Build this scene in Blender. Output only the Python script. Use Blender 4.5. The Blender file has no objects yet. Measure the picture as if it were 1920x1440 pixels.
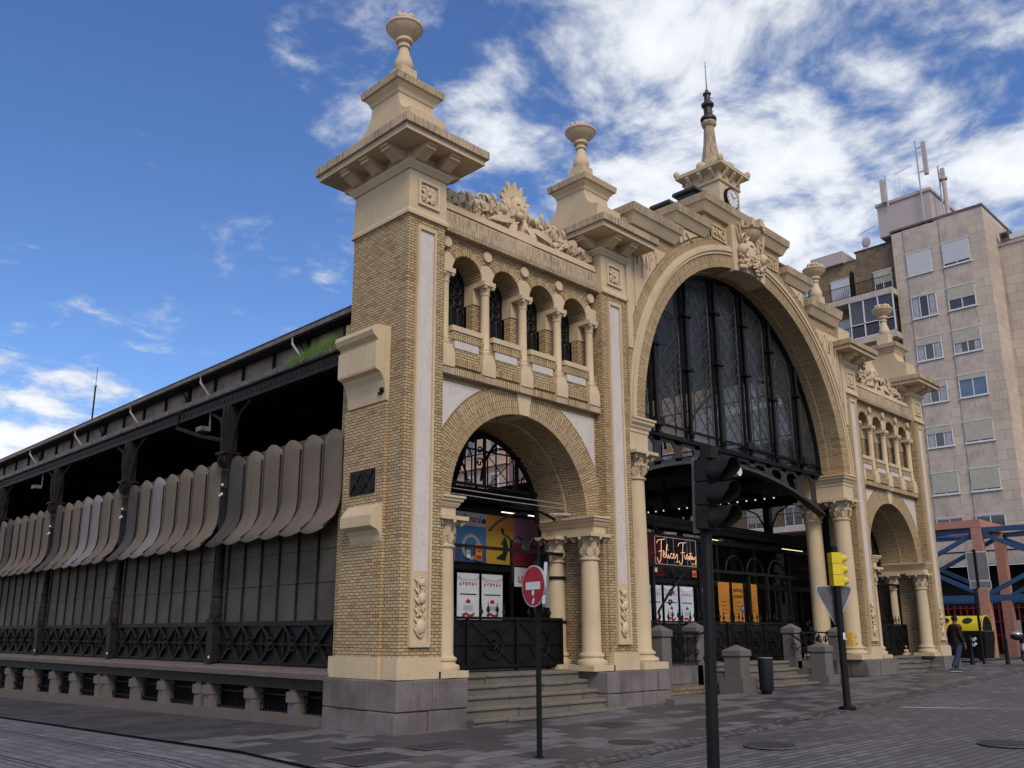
import bpy, bmesh, math, random
from math import sin, cos, pi, sqrt, radians as R, atan2
from mathutils import Vector, Matrix
random.seed(7)
S = bpy.context.scene
COL = S.collection

# ------------------------------------------------------------------ camera
CAM = Vector((-9.05, -11.5, 1.51))
HEAD, PITCH = R(44.421), R(13.553)
cd = bpy.data.cameras.new('camera'); cam = bpy.data.objects.new('camera', cd); COL.objects.link(cam)
fw = Vector((sin(HEAD) * cos(PITCH), cos(HEAD) * cos(PITCH), sin(PITCH)))
rt = Vector((cos(HEAD), -sin(HEAD), 0)); up = rt.cross(fw)
cam.matrix_world = Matrix(((rt.x, up.x, -fw.x, CAM.x), (rt.y, up.y, -fw.y, CAM.y), (rt.z, up.z, -fw.z, CAM.z), (0, 0, 0, 1)))
cd.sensor_width = 36; cd.lens = 1665.8 / 1920 * 36
cd.shift_x = -(933.1 - 960) / 1920; cd.shift_y = (787.0 - 720) / 1920
cd.clip_start = .1; cd.clip_end = 2000
S.camera = cam

# ------------------------------------------------------------------ light
S.view_settings.view_transform = 'Standard'; S.view_settings.look = 'None'
S.view_settings.exposure = 0.28; S.view_settings.gamma = 1
SUN_EL, SUN_AZ = R(42), R(210)      # azimuth clockwise from +Y
W = bpy.data.worlds.new('World'); S.world = W; W.use_nodes = True
nt = W.node_tree; N = nt.nodes; L = nt.links; N.clear()
def nd(t, **k):
    n = N.new(t)
    for a, b in k.items(): setattr(n, a, b)
    return n
def mth(op, a, b=None, c=None, clamp=False):
    n = nd('ShaderNodeMath', operation=op); n.use_clamp = clamp
    for i, v in enumerate((a, b, c)):
        if v is None: continue
        if isinstance(v, (int, float)): n.inputs[i].default_value = v
        else: L.new(v, n.inputs[i])
    return n.outputs[0]
sky = nd('ShaderNodeTexSky', sky_type='NISHITA'); sky.sun_disc = False
sky.sun_elevation = SUN_EL; sky.sun_rotation = SUN_AZ
sky.air_density = 1.0; sky.dust_density = .15; sky.ozone_density = 5.5
tc = nd('ShaderNodeTexCoord'); sp = nd('ShaderNodeSeparateXYZ'); L.new(tc.outputs['Generated'], sp.inputs[0])
zz = mth('ADD', mth('MAXIMUM', sp.outputs[2], 0.0), 0.16)
cu = mth('DIVIDE', sp.outputs[0], zz); cv = mth('DIVIDE', sp.outputs[1], zz)
cb = nd('ShaderNodeCombineXYZ'); L.new(cu, cb.inputs[0]); L.new(cv, cb.inputs[1]); cb.inputs[2].default_value = 3.7
n1 = nd('ShaderNodeTexNoise'); n1.inputs['Scale'].default_value = 4.6; n1.inputs['Detail'].default_value = 10; n1.inputs['Roughness'].default_value = .60; n1.inputs['Distortion'].default_value = .25
n2 = nd('ShaderNodeTexNoise'); n2.inputs['Scale'].default_value = .8; n2.inputs['Detail'].default_value = 3
L.new(cb.outputs[0], n1.inputs[0]); L.new(cb.outputs[0], n2.inputs[0])
# more cloud on the right of the view (towards the horizon in +X), a bank low on the left
def dotn(v):
    n = nd('ShaderNodeVectorMath', operation='DOT_PRODUCT'); L.new(tc.outputs['Generated'], n.inputs[0]); n.inputs[1].default_value = v
    return n.outputs['Value']
side = dotn((rt.x, rt.y, 0))
elev = sp.outputs[2]
cov = mth('MULTIPLY', mth('ADD', side, .10), .75)
low = mth('MULTIPLY', mth('MAXIMUM', mth('SUBTRACT', .42, elev), 0), mth('MAXIMUM', mth('MULTIPLY', mth('ADD', side, .10), -3.0), 0))
low = mth('MULTIPLY', low, 1.15)
cov = mth('MINIMUM', mth('MAXIMUM', cov, -.13), .115)
dens = mth('ADD', mth('ADD', n1.outputs[0], mth('MULTIPLY', mth('SUBTRACT', n2.outputs[0], .5), .35)), mth('ADD', cov, low))
mr = nd('ShaderNodeMapRange'); mr.interpolation_type = 'SMOOTHSTEP'; L.new(dens, mr.inputs[0])
mr.inputs[1].default_value = .49; mr.inputs[2].default_value = .71
mr2 = nd('ShaderNodeMapRange'); L.new(dens, mr2.inputs[0]); mr2.inputs[1].default_value = .50; mr2.inputs[2].default_value = .86
mr2.inputs[3].default_value = 6.6; mr2.inputs[4].default_value = 11.4
ccol = nd('ShaderNodeCombineXYZ')
for i, k in enumerate((.95, .985, 1.04)): L.new(mth('MULTIPLY', mr2.outputs[0], k), ccol.inputs[i])
mx = nd('ShaderNodeMix', data_type='RGBA'); L.new(mth('MULTIPLY', mr.outputs[0], .93), mx.inputs[0])
hs = nd('ShaderNodeHueSaturation'); hs.inputs['Saturation'].default_value = 1.10; hs.inputs['Value'].default_value = 1.5; hs.inputs['Hue'].default_value = .508; L.new(sky.outputs[0], hs.inputs['Color']); L.new(hs.outputs[0], mx.inputs[6]); L.new(ccol.outputs[0], mx.inputs[7])
bg = nd('ShaderNodeBackground'); bg.inputs[1].default_value = .085; L.new(mx.outputs[2], bg.inputs[0])
wo = nd('ShaderNodeOutputWorld'); L.new(bg.outputs[0], wo.inputs[0])
sl = bpy.data.lights.new('sun', 'SUN'); sl.energy = 1.95; sl.angle = R(24); sl.color = (1, .88, .74)
so = bpy.data.objects.new('sun', sl); COL.objects.link(so)
sd = Vector((sin(SUN_AZ) * cos(SUN_EL), cos(SUN_AZ) * cos(SUN_EL), sin(SUN_EL)))
so.rotation_euler = sd.to_track_quat('Z', 'Y').to_euler(); so.location = (0, -30, 40)

# ------------------------------------------------------------------ materials
class Mat:
    def __init__(s, name, rough=.8, spec=.3, metal=0):
        s.m = bpy.data.materials.new(name); s.m.use_nodes = True; s.t = s.m.node_tree
        s.b = s.t.nodes['Principled BSDF']; s.b.inputs['Roughness'].default_value = rough
        s.b.inputs['Specular IOR Level'].default_value = spec; s.b.inputs['Metallic'].default_value = metal
    def n(s, t, **k):
        x = s.t.nodes.new(t)
        for a, b in k.items(): setattr(x, a, b)
        return x
    def l(s, a, b): s.t.links.new(a, b)
    def col(s, c): s.b.inputs['Base Color'].default_value = (*c, 1); return s
    def noise(s, vec, scale, detail=5, rough=.6):
        x = s.n('ShaderNodeTexNoise'); x.inputs['Scale'].default_value = scale; x.inputs['Detail'].default_value = detail; x.inputs['Roughness'].default_value = rough
        if vec: s.l(vec, x.inputs[0])
        return x.outputs[0]
    def ramp(s, f, stops, const=False):
        x = s.n('ShaderNodeValToRGB'); e = x.color_ramp.elements
        if const: x.color_ramp.interpolation = 'CONSTANT'
        while len(e) < len(stops): e.new(.5)
        for q, (p, c) in zip(e, stops): q.position = p; q.color = (*c, 1) if len(c) == 3 else c
        s.l(f, x.inputs[0]); return x.outputs[0]
    def mix(s, f, a, b, mode='MIX'):
        x = s.n('ShaderNodeMix', data_type='RGBA', blend_type=mode)
        for i, v in ((0, f), (6, a), (7, b)):
            if isinstance(v, (int, float)): x.inputs[i].default_value = v
            elif isinstance(v, tuple): x.inputs[i].default_value = (*v, 1)
            else: s.l(v, x.inputs[i])
        return x.outputs[2]
    def math(s, op, a, b=0, clamp=False):
        x = s.n('ShaderNodeMath', operation=op); x.use_clamp = clamp
        for i, v in ((0, a), (1, b)):
            if isinstance(v, (int, float)): x.inputs[i].default_value = v
            else: s.l(v, x.inputs[i])
        return x.outputs[0]
    def obj(s): return s.n('ShaderNodeTexCoord').outputs['Object']
    def uv(s): return s.n('ShaderNodeTexCoord').outputs['UV']
    def map(s, vec, sc, loc=(0, 0, 0), rot=(0, 0, 0)):
        x = s.n('ShaderNodeMapping'); x.inputs['Scale'].default_value = sc; x.inputs['Location'].default_value = loc; x.inputs['Rotation'].default_value = rot
        s.l(vec, x.inputs[0]); return x.outputs[0]
    def bump(s, h, d=.02, st=.6):
        x = s.n('ShaderNodeBump'); x.inputs['Distance'].default_value = d; x.inputs['Strength'].default_value = st
        s.l(h, x.inputs['Height']); s.l(x.outputs[0], s.b.inputs['Normal'])
    def base(s, c): s.l(c, s.b.inputs['Base Color'])
    def rough(s, c): s.l(c, s.b.inputs['Roughness'])

def brick(name, bw, bh, stops, mortar, msize=.007, dirt=.3, bumpd=.006, off=.5, vec='uv'):
    m = Mat(name, .85, .2)
    v = m.uv() if vec == 'uv' else m.obj()
    b = m.n('ShaderNodeTexBrick'); b.offset = off; m.l(v, b.inputs[0])
    b.inputs['Color1'].default_value = (0, 0, 0, 1); b.inputs['Color2'].default_value = (1, 1, 1, 1); b.inputs['Mortar'].default_value = (.5, .5, .5, 1)
    b.inputs['Scale'].default_value = 1; b.inputs['Mortar Size'].default_value = msize; b.inputs['Mortar Smooth'].default_value = .25
    b.inputs['Bias'].default_value = 0; b.inputs['Brick Width'].default_value = bw; b.inputs['Row Height'].default_value = bh
    c = m.ramp(b.outputs['Color'], stops)
    o = m.obj()
    d = m.noise(o, .55, 4); d2 = m.noise(o, 14, 3)
    c = m.mix(m.math('MULTIPLY', d2, .3), c, (.10, .085, .06))
    c = m.mix(m.ramp(d, [(.42, (0, 0, 0)), (.7, (dirt,) * 3)]), c, (.16, .125, .08))
    c = m.mix(b.outputs['Fac'], c, mortar)
    m.base(c)
    inv = m.math('SUBTRACT', 1, b.outputs['Fac'])
    m.bump(m.math('ADD', inv, m.math('MULTIPLY', d2, .25)), bumpd, .9)
    return m.m
BST = [(0, (0.348, 0.202, 0.101)), (0.07, (0.441, 0.264, 0.131)), (0.18, (0.487, 0.33, 0.164)), (0.4, (0.527, 0.37, 0.187)), (0.6, (0.56, 0.403, 0.213)), (0.74, (0.461, 0.347, 0.177)), (0.86, (0.599, 0.443, 0.243)), (0.95, (0.401, 0.297, 0.157)), (1, (0.467, 0.251, 0.124))]
M_brick = brick('yellow_brick', .152, .0535, BST, (.10, .072, .048), .0068)
M_archb = brick('arch_brick', .27, .056, BST, (.10, .072, .048), .0068)
M_slab = None

def stone(name, c, dark, dirt=.25, streak=0., bumpd=.004, rough=.85, joints=False):
    m = Mat(name, rough, .2); o = m.obj()
    f = m.noise(o, 1.1, 5); g = m.noise(o, 30, 4); h = m.noise(m.map(o, (1, 1, .22)), 5, 5)
    cc = m.mix(m.ramp(f, [(.4, (0, 0, 0)), (.75, (dirt,) * 3)]), c, dark)
    cc = m.mix(m.math('MULTIPLY', g, .25), cc, tuple(x * .72 for x in c))
    cc = m.mix(m.ramp(h, [(.55, (0, 0, 0)), (.8, (dirt * .8,) * 3)]), cc, dark)
    if streak:
        s = m.noise(m.map(o, (1, 1, .05)), 38, 4, .75)
        k = m.noise(m.map(o, (1, 1, .5)), 1.4, 3)
        w = m.math('MULTIPLY', m.ramp(s, [(.42, (0, 0, 0)), (.62, (1,) * 3)]), m.ramp(k, [(.35, (streak * .35,) * 3), (.6, (streak,) * 3)]))
        cc = m.mix(w, cc, (.085, .07, .05))
    if joints:
        b = m.n('ShaderNodeTexBrick'); m.l(m.uv(), b.inputs[0]); b.inputs['Scale'].default_value = 1; b.inputs['Brick Width'].default_value = .92; b.inputs['Row Height'].default_value = 7; b.inputs['Mortar Size'].default_value = .006; b.offset = 0
        b.inputs['Color1'].default_value = (0, 0, 0, 1); b.inputs['Color2'].default_value = (.22, .22, .22, 1); b.inputs['Mortar'].default_value = (.75, .75, .75, 1)
        cc = m.mix(b.outputs['Color'], cc, (.20, .15, .10))
    m.base(cc); m.bump(m.math('ADD', g, m.math('MULTIPLY', f, .5)), bumpd, .5)
    return m.m
CR = (.60, .462, .292)
M_cream = stone('cream_stone', CR, (.34, .255, .16), .38, .12)
M_creamd = stone('stained_cream_stone', (.56, .425, .275), (.27, .20, .13), .45, .9, joints=True)
M_carve = stone('carved_cream_stone', (.62, .47, .31), (.34, .24, .15), .28, 0., .008)
def granite():
    m = Mat('granite_blocks', .75, .3); v = m.uv(); o = m.obj()
    b = m.n('ShaderNodeTexBrick'); m.l(v, b.inputs[0]); b.offset = .37
    b.inputs['Color1'].default_value = (0, 0, 0, 1); b.inputs['Color2'].default_value = (1, 1, 1, 1)
    b.inputs['Scale'].default_value = 1; b.inputs['Mortar Size'].default_value = .008; b.inputs['Brick Width'].default_value = .82; b.inputs['Row Height'].default_value = .405
    c = m.ramp(b.outputs['Color'], [(0, (.12, .098, .090)), (.5, (.175, .145, .134)), (1, (.225, .19, .178))])
    g = m.noise(o, 60, 4); f = m.noise(o, 1.6, 5); s = m.noise(m.map(o, (1, 1, .12)), 7, 4)
    c = m.mix(m.math('MULTIPLY', g, .5), c, (.10, .09, .09))
    c = m.mix(m.ramp(f, [(.42, (0, 0, 0)), (.68, (.75,) * 3)]), c, (.065, .052, .05))
    c = m.mix(m.ramp(s, [(.55, (0, 0, 0)), (.8, (.5,) * 3)]), c, (.33, .30, .29))
    c = m.mix(b.outputs['Fac'], c, (.05, .04, .04)); m.base(c)
    m.bump(m.math('SUBTRACT', m.math('MULTIPLY', g, .3), b.outputs['Fac']), .02, .7); return m.m
M_granite = granite()
M_gran2 = stone('rough_granite', (.20, .17, .16), (.06, .047, .043), .85, .25, .03)
M_step = stone('step_stone', (.175, .152, .125), (.075, .065, .06), .6, .2, .012)
M_grey = stone('grey_stone', (.15, .13, .12), (.10, .09, .09), .5, .2, .01)
M_sill = stone('sill_stone', (.145, .112, .098), (.10, .08, .075), .55, .1, .01)
def marble():
    m = Mat('white_marble', .45, .4); o = m.obj()
    w = m.noise(m.map(o, (1, 1, .45), rot=(0, .6, .3)), 2.6, 8, .72)
    f = m.noise(o, 1.7, 6)
    c = m.mix(m.ramp(w, [(.485, (0, 0, 0)), (.505, (.42,) * 3), (.525, (0, 0, 0))]), (.57, .50, .44), (.30, .27, .25))
    c = m.mix(m.ramp(f, [(.5, (0, 0, 0)), (.75, (.5,) * 3)]), c, (.47, .40, .31)); m.base(c); return m.m
M_marble = marble()
def plain(name, c, rough=.6, spec=.4, metal=0, var=.25, sc=6, b=0):
    m = Mat(name, rough, spec, metal); o = m.obj(); f = m.noise(o, sc, 5)
    m.base(m.mix(m.ramp(f, [(.35, (0, 0, 0)), (.7, (1,) * 3)]), tuple(x * (1 - var) for x in c), tuple(x * (1 + var) for x in c)))
    if b: m.bump(f, b, .5)
    return m.m
M_iron = plain('black_iron', (.007, .006, .0058), .6, .18, 0, .4)
M_iron2 = plain('dark_grey_iron', (.014, .0115, .0105), .65, .18, 0, .4)
M_lat = plain('light_catching_lattice', (.040, .037, .036), .5, .4)  # paler than the other iron: light caught by the bars put into the colour
M_girder = plain('grey_riveted_iron', (.030, .027, .027), .6, .3)
M_grille = plain('lead_grey_tracery', (.035, .033, .035), .6, .3)
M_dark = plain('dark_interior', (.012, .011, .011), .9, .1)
M_wood = plain('dark_boards', (.028, .022, .018), .8, .2)
M_roofm = plain('dark_zinc_roof', (.045, .05, .055), .45, .5, .3)
M_gut = plain('weathered_gutter', (.125, .10, .088), .6, .4, 0, .35)
M_pipe = plain('pale_grey_pipe', (.40, .36, .35), .6, .3)
M_clere = plain('dusty_panel', (.25, .21, .18), .8, .2, 0, .3, 3)
M_awn = stone('brown_awning', (.155, .12, .09), (.065, .05, .038), .45, .35)
M_awng = stone('grey_awning', (.21, .185, .175), (.10, .08, .07), .4, .3)
M_awnd = plain('dark_awning', (.06, .05, .043), .8, .2, 0, .2, 2.2)
M_sheet = plain('olive_grey_panel', (.074, .065, .050), .7, .2, 0, .22, 1.3)
M_lead = plain('lead_finial', (.05, .045, .045), .5, .5, .4)
M_white = plain('white_paint', (.62, .62, .62), .5, .4, 0, .08)
M_paper = plain('white_paper', (.62, .66, .68), .7, .2, 0, .03)
M_paper2 = plain('grey_paper', (.30, .29, .29), .7, .2, 0, .05)
M_red = plain('red_paint', (.34, .004, .012), .55, .25, 0, .08)
M_reds = plain('red_print', (.40, .02, .03), .7, .2, 0, .1)
M_blackp = plain('black_print', (.015, .015, .015), .6, .3)
M_orange = plain('orange_paper', (.52, .21, .03), .7, .2, 0, .08)
M_yel = plain('yellow_paint', (.62, .47, .01), .4, .5, 0, .1)
M_ydk = plain('amber_plastic', (.60, .33, .03), .4, .5, 0, .1)
M_alu = plain('grey_aluminium', (.42, .42, .43), .35, .5, .6, .1)
M_signb = plain('sign_back_grey', (.10, .10, .105), .5, .4, .3, .15)
M_rustp = plain('pink_painted_steel', (.43, .20, .14), .6, .3, 0, .12)
M_bluep = plain('blue_painted_steel', (.028, .075, .155), .45, .4, 0, .15)
M_post = plain('black_painted_post', (.005, .006, .005), .6, .18, 0, .4, 20)
M_bin = plain('dark_green_bin', (.010, .011, .012), .55, .25, 0, .25)
M_pblue = plain('blue_banner', (.05, .14, .26), .7, .2, 0, .05)
M_pyel = plain('ochre_banner', (.42, .25, .03), .7, .2, 0, .05)
M_pora = plain('orange_banner', (.46, .17, .03), .7, .2, 0, .05)
M_pmag = plain('pink_banner', (.36, .12, .20), .7, .2, 0, .05)
M_pred = plain('dark_red_banner', (.20, .015, .025), .7, .2, 0, .05)
M_dkora = plain('dim_orange_print', (.14, .06, .02), .8, .1)
M_dkoli = plain('dim_olive_print', (.07, .06, .02), .8, .1)
M_dkred = plain('dim_red_print', (.075, .008, .012), .8, .1)
M_olive = plain('olive_banner', (.20, .17, .03), .7, .2, 0, .05)
def emis(name, c, s):
    m = Mat(name); m.b.inputs['Emission Color'].default_value = (*c, 1); m.b.inputs['Emission Strength'].default_value = s; m.col(c); return m.m
M_tube = emis('lit_tube', (1, .92, .76), 1.6)
M_tubew = emis('warm_lit_tube', (1, .85, .45), 1.1)
M_bulb = emis('lit_bulb', (1, .97, .9), .7)
M_neon = emis('neon_letter', (1, .58, .36), .16)
def glass(name, tint, refl=.25, rough=.04, dirt=.0, dcol=(.1, .1, .1)):
    m = Mat(name); t = m.t; t.nodes.remove(m.b)
    tr = m.n('ShaderNodeBsdfTransparent'); tr.inputs[0].default_value = (*tint, 1)
    gl = m.n('ShaderNodeBsdfGlossy'); gl.inputs['Roughness'].default_value = rough; gl.inputs[0].default_value = (.5, .5, .5, 1)
    lw = m.n('ShaderNodeLayerWeight'); lw.inputs[0].default_value = refl
    ms = m.n('ShaderNodeMixShader'); m.l(lw.outputs['Fresnel'], ms.inputs[0]); m.l(tr.outputs[0], ms.inputs[1]); m.l(gl.outputs[0], ms.inputs[2])
    out = ms.outputs[0]
    if dirt:
        df = m.n('ShaderNodeBsdfDiffuse'); df.inputs[0].default_value = (*dcol, 1)
        f = m.noise(m.map(m.obj(), (1.2, 1, .35)), 1.6, 5)
        m2 = m.n('ShaderNodeMixShader'); m.l(m.ramp(f, [(.3, (dirt * .25,) * 3), (.75, (dirt,) * 3)]), m2.inputs[0]); m.l(out, m2.inputs[1]); m.l(df.outputs[0], m2.inputs[2]); out = m2.outputs[0]
    m.l(out, t.nodes['Material Output'].inputs[0]); return m.m
M_glass = glass('dusty_arch_glass', (.86, .88, .90), .36, .12, .38, (.15, .155, .16))
M_shopg = glass('shop_glass', (.75, .77, .78), .12, .03)
def frost():
    m = Mat('frosted_glass'); t = m.t; t.nodes.remove(m.b); a = m.n('ShaderNodeBsdfTranslucent'); a.inputs[0].default_value = (.85, .9, .95, 1); b = m.n('ShaderNodeBsdfTransparent'); b.inputs[0].default_value = (.8, .88, .95, 1)
    x = m.n('ShaderNodeMixShader'); x.inputs[0].default_value = .55; m.l(a.outputs[0], x.inputs[1]); m.l(b.outputs[0], x.inputs[2]); m.l(x.outputs[0], t.nodes['Material Output'].inputs[0]); return m.m
M_frost = frost()
def winglass(name, c, rough=.08):
    m = Mat(name, rough, .6); f = m.noise(m.obj(), 1.1, 3); m.base(m.mix(f, tuple(x * .5 for x in c), tuple(x * 1.5 for x in c))); return m.m
M_win = winglass('window_glass', (.05, .055, .065)); M_winb = winglass('blue_window_glass', (.05, .11, .20))
M_bul = plain('roller_shutter_white', (.50, .50, .52), .6, .3, 0, .06)
M_bul2 = plain('roller_shutter_beige', (.42, .39, .31), .6, .3, 0, .1)
M_curt = plain('curtain', (.36, .36, .40), .8, .2, 0, .3, 9)

def aptwall():
    m = Mat('beige_stone_panels', .8, .2); v = m.uv(); o = m.obj()
    b = m.n('ShaderNodeTexBrick'); m.l(v, b.inputs[0]); b.offset = .5
    b.inputs['Color1'].default_value = (.50, .41, .33, 1); b.inputs['Color2'].default_value = (.58, .48, .39, 1); b.inputs['Mortar'].default_value = (.30, .235, .19, 1)
    b.inputs['Scale'].default_value = 1; b.inputs['Mortar Size'].default_value = .012; b.inputs['Brick Width'].default_value = 1.15; b.inputs['Row Height'].default_value = .62
    f = m.noise(o, .35, 5); s = m.noise(m.map(o, (1, 1, .1)), 1.6, 5)
    c = m.mix(m.ramp(f, [(.45, (0, 0, 0)), (.75, (.45,) * 3)]), b.outputs['Color'], (.22, .175, .145))
    c = m.mix(m.ramp(s, [(.56, (0, 0, 0)), (.8, (.6,) * 3)]), c, (.15, .125, .11))
    m.base(c); return m.m
M_apt = aptwall()
M_aptp = stone('smooth_beige_panel', (.60, .50, .42), (.26, .20, .165), .5, .5)
M_penth = stone('pale_pink_render', (.50, .42, .40), (.32, .26, .24), .3, .2)
M_brb = brick('brown_brick', .26, .09, [(0, (.20, .13, .07)), (.5, (.30, .205, .115)), (1, (.36, .26, .16))], (.13, .10, .07), .012)
M_brd = brick('dark_brown_brick', .26, .09, [(0, (.18, .12, .07)), (.5, (.25, .175, .11)), (1, (.31, .225, .145))], (.09, .07, .05), .012)
M_peach = stone('peach_render', (.50, .34, .26), (.32, .21, .16), .35, .1)
M_pur = stone('purple_render', (.24, .13, .14), (.14, .08, .08), .35, .1)

def ground(name, bw, bh, lo, hi, mortar, wet, rotz=0, msz=.006, wetc=.32, wsc=.45, slab=.16):
    m = Mat(name, .8, .3); o = m.obj(); v = m.map(o, (1, 1, 1), rot=(0, 0, rotz))
    b = m.n('ShaderNodeTexBrick'); m.l(v, b.inputs[0]); b.offset = .5
    b.inputs['Color1'].default_value = (0, 0, 0, 1); b.inputs['Color2'].default_value = (1, 1, 1, 1); b.inputs['Mortar'].default_value = (.5, .5, .5, 1)
    b.inputs['Scale'].default_value = 1; b.inputs['Mortar Size'].default_value = msz; b.inputs['Mortar Smooth'].default_value = .2; b.inputs['Brick Width'].default_value = bw; b.inputs['Row Height'].default_value = bh
    c = m.ramp(b.outputs['Color'], [(0, lo), (.5, tuple((x + y) / 2 for x, y in zip(lo, hi))), (1, hi)])
    f = m.noise(v, wsc, 6, .62); g = m.noise(o, 45, 3); k = m.noise(o, 3.2, 5)
    st = m.noise(m.map(v, (.22, 1.0, 1), rot=(0, 0, R(-4))), .9, 6, .7)
    wf = m.math('ADD', m.math('ADD', m.math('MULTIPLY', f, .72), m.math('MULTIPLY', st, .3)), m.math('MULTIPLY', m.math('SUBTRACT', b.outputs['Color'], .5), slab))
    wm = m.ramp(wf, [(.49, (0, 0, 0)), (.53, (wet,) * 3)])
    c = m.mix(m.math('MULTIPLY', g, .45), c, tuple(x * .5 for x in lo))
    c = m.mix(m.ramp(k, [(.45, (0, 0, 0)), (.75, (.4,) * 3)]), c, tuple(x * .55 for x in lo))
    c = m.mix(wm, c, tuple(x * wetc for x in lo))
    c = m.mix(b.outputs['Fac'], c, mortar); m.base(c)
    r = m.math('SUBTRACT', .82, m.math('MULTIPLY', wm, .45)); m.rough(r)
    m.bump(m.math('SUBTRACT', m.math('MULTIPLY', g, .35), b.outputs['Fac']), .008, .6); return m.m
M_pave = ground('wet_pavement_slabs', .62, .40, (.125, .113, .115), (.245, .226, .23), (.045, .04, .04), .85, wetc=.42, wsc=.5, slab=.50, msz=.012)
M_road = ground('road_setts', .42, .14, (.125, .114, .119), (.215, .20, .207), (.035, .032, .032), .7, R(3), .012, .50, .3, .22)
M_roadl = ground('street_pavers', .42, .21, (.155, .143, .150), (.265, .245, .255), (.055, .05, .052), .5, R(90), .012, .45, .35, .25)
M_kerb = stone('kerb_stone', (.19, .172, .17), (.085, .075, .072), .8, 0, .008)
M_kerbs = ground('kerb_setts', .2, .12, (.12, .108, .108), (.30, .275, .275), (.03, .027, .027), .8, R(4), .02, .35, .9, .4)
M_walk = ground('asphalt_pavement', .6, .4, (.066, .059, .061), (.098, .088, .091), (.042, .037, .038), .5, 0, .006, .5, .5, .2)
M_far = stone('far_ground', (.15, .14, .14), (.09, .085, .085), .4)
M_grate = plain('cast_iron_cover', (.13, .115, .115), .7, .3, 0, .4, 30, .01)
M_grate2 = plain('worn_iron_rib', (.055, .048, .048), .6, .4, 0, .3)
M_linep = stone('worn_white_line', (.42, .41, .41), (.2, .19, .19), .5)

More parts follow.
